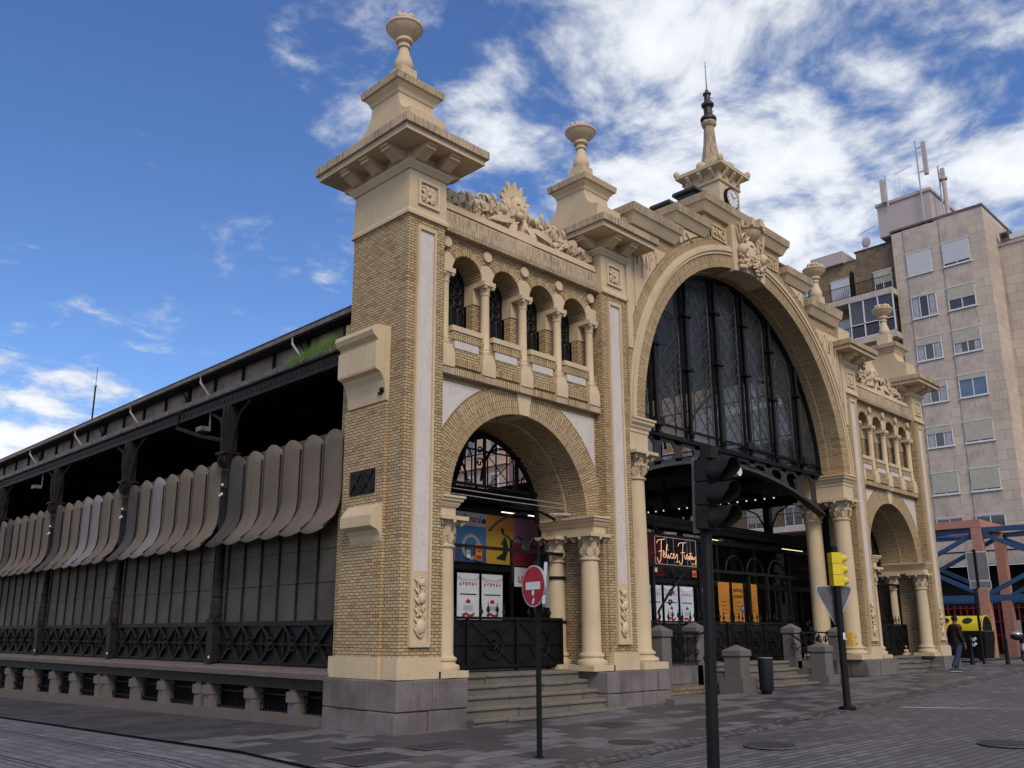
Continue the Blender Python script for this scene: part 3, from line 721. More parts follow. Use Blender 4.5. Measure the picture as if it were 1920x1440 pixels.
clipring(w, B, 3.80, 1.865, 2.42, YW - .03, .7, .86, 5.40, 44, zmax=6.07); bp('arch_ring', w, M_archb)
w = MB(); clipring(w, B, 3.80, 1.80, 1.88, .75, 1.56, .8, 5.5, 30); bp('inner_arch_ring', w, M_brick)
w = MB(); ks = [(B - .13, 5.66), (B + .13, 5.66), (B + .2, 6.075), (B - .2, 6.075)]; w.prism(ks, YW - .07, .8); bp('keystone', w, M_cream)
# marble spandrels
w = MB()
for sx in (-1, 1):
    poly = [(B + sx * 2.18, 5.98)]
    a0 = math.acos(2.18 / 2.44); a1 = math.asin(2.18 / 2.44)
    for i in range(11):
        a = a0 + (a1 - a0) * i / 10; poly.append((B + sx * 2.44 * cos(a), 3.80 + 2.44 * sin(a)))
    w.prism(poly, YW - .02, YW + .02)
bp('marble_spandrel', w, M_marble)
# string course : cream moulding with brick soldier bands
w = MB(); w.box(.86, .10, 6.08, 5.40, .3, 6.20); bp('string_course', w, M_creamd)
w = MB()
for k in range(4):
    xa = 1.05 + k * 1.04 + .17; w.box(xa, .095, 6.09, xa + .70, .12, 6.215); w.box(xa - .02, .13, 6.28, xa + .72, .2, 6.40)
ss = MB(); ss.v = w.v; ss.f = w.f; ss.m = w.m; ss.uv = [None] * len(w.f)
for i, f in enumerate(w.f):
    P_ = [w.v[j] for j in f]; ss.uv[i] = [(p[2], p[0]) for p in P_]
bp('soldier_course', ss, M_archb)
w = MB(); w.box(.86, .17, 6.205, 5.40, 1.5, 6.9); bp('gallery_base', w, M_brick)
# gallery arcade front wall
CXS = [1.57 + 1.04 * k for k in range(4)]
w = MB()
for c in CXS: w.archwall(c - .52, c + .52, 8.30, 8.82, c, 8.12, .385, .19, .6, 14, False)
bp('gallery_wall', w, M_brick)
for c in CXS: w = MB(); clipring(w, c, 8.12, .385, .54, .165, .25, c - .52, c + .52, 20, R(24), R(156)); bp('gallery_arch', w, M_archb)
# springer blocks above the caps (cream), cut by the little arches
w = MB()
for k in range(5):
    x = 1.05 + 1.04 * k; xs = [x - .16, x - .08, x, x + .08, x + .16]
    for sx in (-1, 1):
        if (k == 0 and sx < 0) or (k == 4 and sx > 0):
            xe = .86 if k == 0 else 5.40
            w.prism([(x, 8.12), (xe, 8.12), (xe, 8.42), (x, 8.42)], .155, .62); continue
        c = x + sx * .52; poly = [(x, 8.12), (x + sx * .135, 8.12)]
        for i in range(6):
            a = R(0) + R(33) * i / 5; poly.append((c - sx * .385 * cos(a), 8.12 + .385 * sin(a)))
        poly.append((x + sx * .10, 8.44)); poly.append((x, 8.47)); w.prism(poly, .155, .62)
bp('springer', w, M_cream)
w = MB()
for k in range(5): w.prism([(1.05 + 1.04 * k + .105 * cos(t * pi / 10), 8.655 + .105 * sin(t * pi / 10)) for t in range(20)], .13, .2)
bp('roundel', w, M_cream)
for k in range(5):
    x = 1.05 + 1.04 * k; w = MB(); y = .24
    w.loft([(x - .17, y - .15, x + .17, y + .2, 6.22), (x - .17, y - .15, x + .17, y + .2, 6.50), (x - .15, y - .14, x + .15, y + .2, 6.52), (x - .15, y - .14, x + .15, y + .2, 6.58), (x - .12, y - .13, x + .12, y + .2, 6.60), (x - .12, y - .13, x + .12, y + .2, 6.66)])
    w.lathe(x, y - .02, [(.115, 6.66), (.12, 6.70), (.10, 6.73), (.105, 6.76), (.088, 6.78), (.083, 7.84), (.10, 7.86), (.10, 7.88), (.088, 7.89), (.10, 7.96), (.135, 8.04)], 16)
    w.box(x - .15, y - .17, 8.03, x + .15, y + .15, 8.12)
    for sx in (-1, 1): w.box(x + sx * .1 - .03, y - .16, 7.98, x + sx * .1 + .03, y - .1, 8.03)
    bp('colonnette', w, M_cream, True, 40)
# window reveals: inner wall with narrower opening, sill, grille
w = MB(); 
for c in CXS: w.archwall(c - .52, c + .52, 6.9, 7.62, c, 6.85, .001, .62, .63, 2, False) if 0 else None
for c in CXS:
    w.archwall(c - .52, c + .52, 6.9, 8.9, c, 8.12, .38, .60, .98, 12, False)
    for sx in (-1, 1): pass
bp('window_reveal', w, M_brick)
w = MB()
for k in range(5):
    x = 1.05 + 1.04 * k; w.box(x - .145, .40, 7.72, x + .145, .66, 8.13)
bp('reveal_block', w, M_cream)
w = MB()
for k in range(5):
    x = 1.05 + 1.04 * k; w.box(x - .14, .42, 6.9, x + .14, .66, 7.718)
bp('reveal_pier', w, M_brick)
w = MB()
for c in CXS: w.box(c - .39, .12, 6.94, c + .39, .98, 7.04)
bp('window_sill', w, M_cream)
w = MB()
for c in CXS: w.box(c - .37, .14, 6.78, c + .37, .22, 6.938)
ss = MB(); ss.v = w.v; ss.f = w.f; ss.m = w.m; ss.uv = [[(w.v[j][2], w.v[j][0]) for j in f] for f in w.f]; bp('sill_corbel', ss, M_archb)
w = MB()
for c in CXS: w.box(c - .30, .155, 6.62, c + .30, .18, 6.775)
bp('marble_tablet', w, M_marble)
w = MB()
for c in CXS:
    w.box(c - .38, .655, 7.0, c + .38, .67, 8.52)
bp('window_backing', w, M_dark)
for c in CXS:
    w = MB(); Yg = .63
    for dx in (-.17, 0, .17): w.bar((c + dx, Yg, 7.04), (c + dx, Yg, 7.55), .03, .02)
    for dx in (-.255, -.085, .085, .255): w.tube([(c + dx + .085 * cos(t * pi / 5), Yg, 7.55 + .10 * sin(t * pi / 5)) for t in range(6)], .013, 4, cap=False)
    for (dx, dz) in ((-.17, 7.78), (.17, 7.78), (0, 7.72), (0, 7.93), (-.17, 8.0), (.17, 8.0), (-.1, 8.17), (.1, 8.17), (0, 8.34)):
        w.tube([(c + dx + .085 * cos(t * pi / 5), Yg, dz + .085 * sin(t * pi / 5)) for t in range(11)], .014, 4, cap=False)
    bp('window_grille', w, M_grille)
# architrave + cornice above gallery
w = MB(); w.prism([(.30, 8.82), (.04, 8.82), (.02, 8.90), (.02, 9.0), (.07, 9.02), (.07, 9.22), (.10, 9.26), (.5, 9.40), (.9, 9.40), (.9, 8.82)], .86, 5.40, 'x'); bp('gallery_cornice', w, M_creamd)
w = MB(); w.prism([(.10, 9.30), (.12, 9.44), (.7, 9.50), (.7, 9.30)], .9, 5.36, 'x'); bp('blocking_course', w, M_cream)
w = MB(); w.box(.86, .98, 6.2, 5.40, 1.5, 9.4); bp('gallery_back', w, M_brick)
# small entrance columns + entablature
def corinth(w, x, y, z0, zs, zc, zt, r, rich):
    # base
    w.box(x - r * 1.65, y - r * 1.65, z0, x + r * 1.65, y + r * 1.65, z0 + r * .55)
    b = z0 + r * .55
    w.lathe(x, y, [(r * 1.5, b), (r * 1.58, b + .04), (r * 1.5, b + .09), (r * 1.22, b + .11), (r * 1.2, b + .14), (r * 1.32, b + .17), (r * 1.3, b + .21), (r * 1.08, b + .23), (r, b + .28), (r, zs + (zc - zs) * .35), (r * .90, zc - .06), (r * 1.06, zc - .05), (r * 1.08, zc - .02), (r * .9, zc), (r * .88, zc + (zt - zc) * .3), (r * .98, zc + (zt - zc) * .6), (r * 1.25, zt - .08), (r * 1.4, zt - .06)], 24)
    s = r * 1.6
    w.box(x - s, y - s, zt - .07, x + s, y + s, zt)
    H = zt - zc
    for row, (nn, zz0, zl, rr) in enumerate(((8, .02, .42, 1.0), (8, .3, .38, 1.05))):
        for i in range(nn):
            a = (i + .5 * row) * 2 * pi / nn; d = Vector((cos(a), sin(a), 0))
            p0 = Vector((x, y, zc + H * zz0)) + d * r * .92; p1 = Vector((x, y, zc + H * (zz0 + zl))) + d * r * (1.22 if rich else 1.05)
            w.leaf(p0, p1, r * .7, .12, tuple(d), th=.02)
            if rich: w.blob(tuple(p1), r * .16, 6, 4)
    for i in range(4):
        a = pi / 4 + i * pi / 2; cx_, cy_ = x + r * 1.6 * cos(a), y + r * 1.6 * sin(a); zz_ = zt - .07 - r * .28
        w.tube([(cx_ + r * .25 * cos(a) * cos(t) * (1 - t / 9), cy_ + r * .25 * sin(a) * cos(t) * (1 - t / 9), zz_ + r * .3 * sin(t) * (1 - t / 9)) for t in [k_ * .6 for k_ in range(12)]], r * .10, 5)
        w.blob((cx_, cy_, zz_), r * .2, 8, 5)
    for i in range(4):
        a = i * pi / 2; w.blob((x + r * 1.5 * cos(a), y + r * 1.5 * sin(a), zt - .1), r * .18, 7, 5)
    if rich:
        rn = random.Random(3)
        for i in range(26):
            a = rn.uniform(0, 2 * pi); w.blob((x + r * 1.15 * cos(a), y + r * 1.15 * sin(a), zc + H * rn.uniform(.35, .85)), r * rn.uniform(.07, .14), 6, 4)
for sx in (-1, 1):
    for y in (.27, 1.2):
        w = MB(); corinth(w, B + sx * 1.98, y, .80, 1.2, 3.02, 3.5, .2, False); bp('entrance_column', w, M_cream, True, 40)
    w = MB(); xa, xb = sorted((B + sx * 2.27, B + sx * 1.88)); q = .0
    def RR(e, z): return (min(xa, B + sx * 1.88) - (e if sx > 0 else 0), .06 - e, xb + (e if sx < 0 else 0), 1.5, z)
    w.loft([RR(0, 3.50), RR(0, 3.64), RR(.03, 3.66), RR(.06, 3.71), RR(.06, 3.73), RR(.10, 3.76), RR(.10, 3.80), RR(.13, 3.81), RR(.13, 3.85)])
    bp('impost', w, M_cream)
SPLIT = {'jamb', 'marble_spandrel', 'soldier_course', 'springer', 'roundel', 'reveal_block', 'reveal_pier', 'window_sill', 'sill_corbel', 'marble_tablet', 'window_backing'}
for mirror in (False, True):
    for name, w, mat, sm, ang in parts:
        (w.mirrorx(XC) if mirror else w).__getattribute__('split' if name in SPLIT else 'build')(name, mat, MK, sm, ang)
# column straps on the rear left-bay columns
m = MB()
for z in (1.72, 2.62):
    m.lathe(5.11, 1.2, [(.2, z), (.215, z), (.215, z + .06), (.2, z + .06)], 20)
m.split('column_strap', M_iron, MK)

# carved cresting above each gallery
def cresting():
    w = MB(); rn = random.Random(11); y = .42
    half = []
    for k in range(20):                       # acanthus scroll body rising to the centre
        t = k / 19; x = B - 2.05 + 1.75 * t; z = 9.52 + .30 * t + .05 * sin(k * 1.3)
        w.blob((x, y + .0, z + .06), (.13, .12, .13 + .05 * t), 8, 6); w.blob((2 * B - x, y, z + .06), (.13, .12, .13 + .05 * t), 8, 6)
    for k in range(44):
        t = k / 43; x = B - 2.1 + 1.8 * t; z = 9.50 + .36 * t + rn.uniform(-.06, .1)
        for sx in (0, 1):
            xx = x if not sx else 2 * B - x; s = 1 if not sx else -1
            a = rn.uniform(.2, 2.9); l = rn.uniform(.16, .32)
            w.leaf((xx, y - .10, z), (xx + s * l * cos(a), y - .15, z + l * sin(a)), rn.uniform(.09, .16), rn.uniform(.2, .5), (0, -1, 0), th=.025)
            if k % 6 == 0: w.blob((xx, y - .13, z + rn.uniform(-.08, .12)), rn.uniform(.05, .085), 8, 6)
    for sx in (-1, 1):
        for (dx, z, r) in ((2.05, 9.68, .15), (1.62, 9.74, .13), (1.1, 9.9, .14), (.72, 9.7, .13)):
            c = B + sx * dx
            w.tube([(c + sx * (r * cos(t) * (1 - t / 8.5)), y - .16, z + r * sin(t) * (1 - t / 8.5)) for t in [q * .5 for q in range(14)]], .032, 6)
        for i in range(20): w.blob((B + sx * (1.18 + rn.uniform(-.14, .14)), y - .16 + rn.uniform(-.03, .03), 9.60 + rn.uniform(-.12, .16)), .045, 6, 5)
        w.leaf((B + sx * .25, y - .2, 9.72), (B + sx * .95, y - .2, 9.55), .16, .12, (0, -1, 0), th=.03)
        w.leaf((B + sx * .15, y - .2, 9.72), (B + sx * .42, y - .22, 9.38), .16, .12, (0, -1, 0), th=.03)
    # head with radiate crown
    w.blob((B, y - .05, 10.12), (.19, .17, .27), 12, 9); w.blob((B, y - .22, 10.05), (.05, .05, .09), 8, 5)
    w.blob((B, y - .17, 9.93), (.11, .08, .10), 8, 6)
    for sx in (-1, 1): w.blob((B + sx * .08, y - .2, 10.16), (.045, .03, .03), 7, 5); w.blob((B + sx * .24, y - .02, 10.05), (.09, .12, .26), 8, 6); w.blob((B + sx * .20, y - .05, 9.75), (.12, .12, .2), 8, 6)
    for i in range(7):
        a = pi / 2 + (i - 3) * R(24); l = .34 if i in (2, 3, 4) else .27
        b0 = Vector((B + .17 * cos(a), y, 10.22 + .17 * sin(a))); t0 = Vector((B + (.2 + l) * cos(a), y - .02, 10.22 + (.2 + l) * sin(a)))
        w.leaf(b0, t0, .15, 0, (0, -1, 0), th=.03)
    w.prism([(B + .34 * cos(t * pi / 10), 9.38 + .13 * sin(t * pi / 10)) for t in range(20)], .12, .34)
    w.prism([(B - 2.2, 9.42), (B + 2.2, 9.42), (B + 1.8, 9.62), (B + .5, 9.85), (B - .5, 9.85), (B - 1.8, 9.62)], y - .02, y + .12)
    return w
cr = cresting(); cr.build('carved_cresting', M_carve, MK, True, 50); cr.mirrorx(XC).build('carved_cresting', M_carve, MK, True, 50)

# ---- central arch
CZ, R1 = 6.15, 4.97
def gable(x):
    d = abs(x - XC)
    return 12.37 if d < 1.98 else (11.55 if d < 3.36 else 10.95)
w = MB()
xs = sorted(set([6.27, 6.83, 16.77, 17.33] + [XC + s * v for s in (-1, 1) for v in (1.98, 3.36)] + [XC + R1 * cos(pi * i / 48) for i in range(49)]))
YF = .03
for a, b in zip(xs, xs[1:]):
    if b - a < 1e-4: continue
    za = CZ + sqrt(max(0, R1 ** 2 - (a - XC) ** 2)); zb = CZ + sqrt(max(0, R1 ** 2 - (b - XC) ** 2))
    if a < XC - R1 - 1e-4 or b > XC + R1 + 1e-4: za = zb = CZ
    g = gable((a + b) / 2)
    w.face([(a, YF, za), (b, YF, zb), (b, YF, g), (a, YF, g)]); w.face([(b, 1.45, zb), (a, 1.45, za), (a, 1.45, g), (b, 1.45, g)])
for x, z0, z1 in [(XC - 1.98, 11.55, 12.37), (XC - 3.36, 10.95, 11.55), (XC + 1.98, 11.55, 12.37), (XC + 3.36, 10.95, 11.55)]:
    q = [(x, YF, z0), (x, 1.45, z0), (x, 1.45, z1), (x, YF, z1)]; w.face(q if x > XC else q[::-1])
w.build('gable_wall', M_brick, MK)
w = MB(); clipring(w, XC, CZ, 4.965, 5.32, -.015, .45, 6.27, 17.33, 72); w.build('great_arch_ring', M_archb, MK)
w = MB(); clipring(w, XC, CZ, 4.92, 5.03, .45, 1.46, 6.2, 17.4, 60); w.build('great_arch_inner_ring', M_brick, MK)
w = MB()
for r0, r1, y in ((5.32, 5.40, -.05), (5.40, 5.49, -.085), (5.49, 5.56, -.05)): clipring(w, XC, CZ, r0, r1, y, .1, 6.275, 17.325, 72)
w.build('great_arch_moulding', M_cream, MK)
w = MB(); clipring(w, XC, CZ, 5.562, 5.78, -.02, .1, 6.275, 17.325, 72, zmax=12.3); w.build('great_arch_outer_ring', M_archb, MK)
# cream spandrel panels with incised ornament
for sx in (-1, 1):
    X = lambda d: XC + sx * d
    def arcp(d0, d1, r, n=12): return [(X(d0 + (d1 - d0) * i / n), CZ + sqrt(max(0, r * r - (d0 + (d1 - d0) * i / n) ** 2))) for i in range(n + 1)]
    w = MB(); r = 5.80
    poly = [(X(5.40), 10.52)] + [(X(5.40), CZ + sqrt(r * r - 5.4 ** 2))] + arcp(5.40, 3.9, r)[1:] + [(X(3.9), 10.52)]
    w.prism(poly, -.012, YF + .01)
    fr = [(5.53, 7.7, 5.46, 10.5)]
    w.box(*(sorted((X(5.52), X(5.40)))[0], -.04, 7.9)[:3], sorted((X(5.52), X(5.40)))[1], .03, 10.5) if 0 else None
    a, b = sorted((X(5.52), X(5.34))); w.box(a, -.05, 7.75, b, .04, 10.5)
    w.build('spandrel_panel', M_cream, MK)
    w = MB()
    for (d, zt, zb) in ((5.18, 10.35, 8.8), (4.86, 10.35, 9.6), (4.56, 10.35, 9.9), (4.28, 10.4, 10.1)):
        w.bar((X(d), -.03, zt), (X(d), -.03, zb), .045, .03)
    for (d, z, rr) in ((5.0, 10.05, .11), (4.7, 10.1, .13), (4.40, 10.28, .09)):
        w.tube([(X(d) + rr * cos(t), -.02, z + rr * 1.6 * sin(t)) for t in [k * pi / 6 for k in range(9)]], .022, 5)
    for d in (5.02, 4.68): w.leaf((X(d), -.015, 10.3), (X(d), -.02, 9.85), .07, .1, (0, -1, 0), th=.015)
    w.split('spandrel_ornament', M_carve, MK, True)
    # triangular panel beside step 2
    w = MB(); poly = arcp(3.22, 2.35, 5.82, 6); poly = [(X(3.22), 11.45)] + poly + [(X(2.9), 11.45)]
    w.prism(poly, -.02, .04); w.build('triangle_panel', M_cream, MK)
    w = MB(); w.tube([(X(3.1), -.03, 11.28), (X(3.06), -.03, 11.12)], .02, 5); w.tube([(X(2.95), -.03, 11.36), (X(2.82), -.03, 11.24), (X(2.62), -.03, 11.18)], [.03, .025, .008], 5); w.split('panel_ornament', M_blackp if 0 else M_creamd, MK)
# stepped cornices (upper stained fascia over cove)
def cornice(xa, xb, z, h, name='step_cornice'):
    w = MB(); w.loft([(xa + .12, -.05, xb - .12, 1.5, z), (xa + .10, -.08, xb - .10, 1.5, z + .05), (xa + .05, -.16, xb - .05, 1.55, z + h * .42), (xa + .02, -.19, xb - .02, 1.6, z + h * .5)])
    w.build(name, M_cream, MK)
    w = MB(); w.loft([(xa, -.21, xb, 1.62, z + h * .51), (xa - .02, -.24, xb + .02, 1.64, z + h * .95), (xa + .03, -.2, xb - .03, 1.6, z + h)]); w.build(name, M_creamd, MK)
cornice(XC - 2.22, XC + 2.22, 12.30, .46)
for sx in (-1, 1):
    a, b = sorted((XC + sx * 3.58, XC + sx * 1.98)); cornice(a, b, 11.50, .44)
    a, b = sorted((XC + sx * 5.36, XC + sx * 3.36)); cornice(a, b, 10.86, .46)
# roof caps behind the steps
w = MB()
w.box(XC - 1.75, .42, 12.70, XC + 1.75, .95, 13.14); w.build('roof_block', M_roofm, MK)
w = MB(); w.loft([(XC - 1.88, .3, XC + 1.88, 1.05, 13.15), (XC - 1.86, .32, XC + 1.86, 1.03, 13.24)]); w.build('roof_cap', M_roofm, MK)
w = MB(); w.box(XC - 2.9, .45, 11.85, XC + 2.9, .85, 12.28); w.build('roof_block', M_roofm, MK)
w = MB(); w.loft([(XC - 3.12, .3, XC + 3.12, .95, 12.29), (XC - 3.1, .32, XC + 3.1, .93, 12.38)]); w.build('roof_cap', M_roofm, MK)
w = MB(); w.loft([(XC - 5.2, .5, XC + 5.2, 2.5, 11.3), (XC - 5.1, .55, XC + 5.1, 2.4, 11.42)]); w.build('roof_cap', M_roofm, MK)
# keystone panel with arms
w = MB(); w.prism([(XC - .80, 10.98), (XC - .6, 11.03), (XC, 11.10), (XC + .6, 11.03), (XC + .80, 10.98), (XC + .86, 12.32), (XC - .86, 12.32)], -.11, .5); KS = w.build('keystone_panel', M_cream, MK)
w = MB(); rn = random.Random(5); y = -.18
w.blob((XC, y, 11.72), (.27, .11, .34), 12, 8)
w.tube([(XC + .33 * sin(t), y - .04, 11.72 + .42 * cos(t)) for t in [k * pi / 10 for k in range(21)]], .05, 6)
for sx in (-1, 1):
    w.blob((XC + sx * .52, y - .05, 11.62), (.13, .14, .17), 10, 7); w.blob((XC + sx * .52, y - .2, 11.60), (.04, .04, .05), 6, 4)
    for k in range(9): w.leaf((XC + sx * (.45 + .02 * k), y, 11.85 + .05 * k), (XC + sx * (.62 + .01 * k), y - .05, 11.98 + .05 * k), .08, .2, (0, -1, 0), th=.02)
    for i in range(26): w.blob((XC + sx * rn.uniform(.25, .62), y + rn.uniform(-.06, .02), rn.uniform(11.12, 11.5)), rn.uniform(.04, .08), 7, 5)
    w.tube([(XC + sx * (.42 + .12 * cos(t) * (1 - t / 9)), y - .08, 11.98 + .14 * sin(t) * (1 - t / 9)) for t in [k * .5 for k in range(13)]], .03, 6)
for i in range(30): w.blob((XC + rn.uniform(-.2, .2), y - .1, rn.uniform(11.05, 11.85)), rn.uniform(.03, .07), 7, 5)
w.build('coat_of_arms', M_carve, KS, True, 55)
w = MB(); w.lathe(XC, -.12, [(0, 12.0), (.2, 12.05), (.3, 12.14), (.33, 12.2), (.36, 12.26), (.36, 12.3), (.42, 12.31), (.42, 12.34)], 20)
for i in range(8):
    a = i * pi / 4; w.box(XC + .36 * cos(a) - .09, -.12 + .36 * sin(a) - .09, 12.34, XC + .36 * cos(a) + .09, -.12 + .36 * sin(a) + .09, 12.56)
w.build('stone_crown', M_cream, KS, True, 30)
# ANO 1903
for sx, t in ((-1, 'ANO'), (1, '1903')):
    w = MB(); c = XC + sx * 1.38; a, b = c - .34, c + .34
    for (x0, x1, z0, z1) in ((a, b, 12.02, 12.06), (a, b, 11.66, 11.70), (a, a + .04, 11.70, 12.02), (b - .04, b, 11.70, 12.02)): w.box(x0, -.06, z0, x1, .04, z1)
    w.box(a, -.005, 11.68, b, .035, 12.04); fo = w.build('date_panel', M_cream, MK)
    text('lettering', t, .36, M_cream, fo, (c, -.02, 11.86), FR, .03, 'CENTER', .78)
# clock tower
CT = MB(); CT.box(XC - .53, .35, 12.6, XC + .53, 1.41, 13.98); ct = CT.build('clock_tower', M_cream, MK)
w = MB(); Q = lambda a, z: (XC - a, .88 - a, XC + a, .88 + a, z)
w.loft([Q(.55, 13.90), Q(.58, 13.93), Q(.56, 13.96), Q(.56, 14.2), Q(.70, 14.27), Q(.76, 14.30), Q(.77, 14.40), Q(.74, 14.42), Q(.40, 14.52)]); w.build('tower_cornice', M_cream, ct)
w = MB()
for i in range(4):
    for s in (-.38, 0, .38):
        a = i * pi / 2; d = Vector((cos(a), sin(a), 0)); q = Vector((-sin(a), cos(a), 0)); c = Vector((XC, .88, 0)) + q * s
        w.bar(c + d * .56 + Vector((0, 0, 14.05)), c + d * .73 + Vector((0, 0, 14.24)), .1, .07)
        w.bar(c + d * .70 + Vector((0, 0, 14.25)), c + d * .74 + Vector((0, 0, 14.25)), .1, .05)
    a += pi / 4
    c = Vector((XC, .88, 0)) + Vector((cos(a), sin(a), 0)) * 1.03; w.blob((c.x, c.y, 14.46), (.09, .09, .11), 8, 5)
    d = Vector((cos(i * pi / 2), sin(i * pi / 2), 0)); c = Vector((XC, .88, 0)) + d * .55; w.blob((c.x, c.y, 14.5), (.16, .16, .16), 10, 6)
w.split('tower_bracket', M_cream, ct, True, 30)
w = MB(); w.prism([(XC + .34 * cos(t * pi / 16), 13.48 + .34 * sin(t * pi / 16)) for t in range(32)], .27, .36); w.build('clock_rim', M_iron, ct)
w = MB(); w.prism([(XC + .275 * cos(t * pi / 16), 13.48 + .275 * sin(t * pi / 16)) for t in range(32)], .25, .272); cf = w.build('clock_face', M_white, ct)
w = MB(); w.bar((XC, .24, 13.48), (XC - .1, .24, 13.62), .02, .01); w.bar((XC, .24, 13.48), (XC + .16, .24, 13.58), .014, .01)
for k in range(12): a = k * pi / 6; w.bar((XC + .22 * cos(a), .245, 13.48 + .22 * sin(a)), (XC + .26 * cos(a), .245, 13.48 + .26 * sin(a)), .014, .01)
w.build('clock_hands', M_blackp, cf)
w = MB(); n8 = 8
w.lathe(XC, .88, [(.34, 14.45), (.36, 14.6), (.36, 14.78), (.30, 14.86), (.27, 14.95), (.20, 15.4), (.155, 15.95), (.15, 16.0), (.2, 16.05), (.23, 16.12), (.22, 16.18), (.16, 16.2), (0, 16.22)], 8); w.build('spire_base', M_creamd, ct)
w = MB()
w.lathe(XC, .88, [(.15, 16.2), (.24, 16.24), (.23, 16.32), (.15, 16.4), (.12, 16.45), (.13, 16.62), (.1, 16.66), (.18, 16.72), (.19, 16.78), (.12, 16.84), (.09, 16.9), (.09, 17.08), (.12, 17.1), (.12, 17.14), (.05, 17.16), (.05, 17.25), (0, 17.26)], 14)
w.tube([(XC, .88, 17.2), (XC, .88, 18.25)], [.018, .008], 6); w.bar((XC - .07, .88, 18.02), (XC + .07, .88, 18.08), .01)
for sx in (-1, 1): w.tube([(XC + .12 * sx, .88, 16.45), (XC + .2 * sx, .8, 16.6), (XC + .13 * sx, .88, 16.66)], .012, 5); w.tube([(XC + .1 * sx, .88, 16.9), (XC + .17 * sx, .8, 17.02), (XC + .1 * sx, .88, 17.1)], .012, 5)
w.build('spire_finial', M_lead, ct, True, 40)

# big entrance columns + imposts
for sx in (-1, 1):
    for y in (.27, 1.16):
        w = MB(); corinth(w, XC + sx * 5.1, y, .80, 1.35, 4.86, 5.42, .255, True); w.build('great_column', M_cream, MK, True, 40)
    w = MB(); xi, xo = XC + sx * 4.86, XC + sx * 5.53; xa, xb = sorted((xi, xo))
    def RR(e, z): return (xa - (e if sx > 0 else 0), .02 - e, xb + (e if sx < 0 else 0), 1.5, z)
    w.loft([RR(0, 5.42), RR(0, 5.82), RR(.02, 5.84), RR(.02, 5.9), RR(.06, 5.95), RR(.06, 5.98), RR(.12, 6.04), RR(.12, 6.10), RR(.15, 6.11), RR(.15, 6.16)]); w.build('great_impost', M_cream, MK)

# ---- iron screen in the great arch
YS = .72
w = MB(); w.face([(XC + 4.92 * cos(pi * i / 40), YS + .06, 6.2 + max(0, 4.92 * sin(pi * i / 40))) for i in range(41)]); w.build('arch_glazing', M_glass, MK)
scr = MB()
scr.bar((XC - 4.9, YS - .02, 6.47), (XC + 4.9, YS - .02, 6.47), .06, .05)
scr.box(XC - 4.95, YS - .08, 6.13, XC + 4.95, YS + .12, 6.24)
ml = [-3.6, -2.15, -.72, .72, 2.15, 3.6]
for d in ml:
    zt = CZ + sqrt(4.92 ** 2 - d * d)
    for dx in (-.11, .11): scr.bar((XC + d + dx, YS, 6.2), (XC + d + dx, YS, zt), .055, .08)
    scr.tube([(XC + d, YS - .1, 6.22), (XC + d, YS - .1, zt - .15)], .045, 8)
    for zz_ in (6.28, 6.34): scr.lathe(XC + d, YS - .1, [(.06, zz_), (.085, zz_ + .015), (.06, zz_ + .03)], 10)
    z = zt - 1.1
    while z > 7.2:
        scr.box(XC + d - .17, YS - .18, z, XC + d + .17, YS, z + .05); scr.box(XC + d - .13, YS - .17, z + .05, XC + d + .13, YS, z + .09); z -= 1.45
scr.ring(XC, CZ, 4.84, 4.92, 0, pi, YS - .05, YS + .1, 48, False)
scr.build('arch_mullions', M_iron, MK)
lat = MB()
edges = [-4.75] + ml + [4.75]
for a, b in zip(edges, edges[1:]):
    a += .17; b -= .17; cx_ = (a + b) / 2; hw = (b - a) / 2 - .12
    if hw < .2: continue
    far = max(abs(a), abs(b)); ztop = CZ + sqrt(max(.5, 4.62 ** 2 - min(4.5, far) ** 2)) - .1 - hw * .4
    ztop = max(ztop, 7.2)
    lat.tube([(XC + cx_ - hw, YS - .03, 6.5), (XC + cx_ - hw, YS - .03, ztop)] + [(XC + cx_ - hw * cos(t), YS - .03, ztop + hw * 1.1 * sin(t)) for t in [k * pi / 10 for k in range(1, 10)]] + [(XC + cx_ + hw, YS - .03, ztop), (XC + cx_ + hw, YS - .03, 6.5)], .02, 5)
    st = hw; dz = .30 * (hw / .42) * 1.15
    # diamond lattice, clipped to the light
    k = 0; z = 6.25
    while z < ztop + hw:
        for s in (-1, 1):
            p0 = [cx_ - s * hw, z]; p1 = [cx_ + s * hw, z + dz * 2.6]
            lim = ztop + hw * .8
            if p1[1] > lim:
                f_ = (lim - p0[1]) / (p1[1] - p0[1])
                if f_ <= .05: continue
                p1 = [p0[0] + (p1[0] - p0[0]) * f_, lim]
            if p0[1] < 6.5:
                f_ = (6.5 - p0[1]) / (p1[1] - p0[1]); p0 = [p0[0] + (p1[0] - p0[0]) * f_, 6.5]
            lat.bar((XC + p0[0], YS - .04, p0[1]), (XC + p1[0], YS - .04, p1[1]), .016, .016)
        z += dz * 1.3 / 1.0
    for i in range(40):
        z = 6.6 + i * dz * .65
        if z > ztop: break
        for dx in ((-.5, .5) if i % 2 else (-1, 0, 1)):
            lat.blob((XC + cx_ + dx * hw, YS - .05, z), .022, 5, 4)
lat.build('diamond_lattice', M_lat, MK)
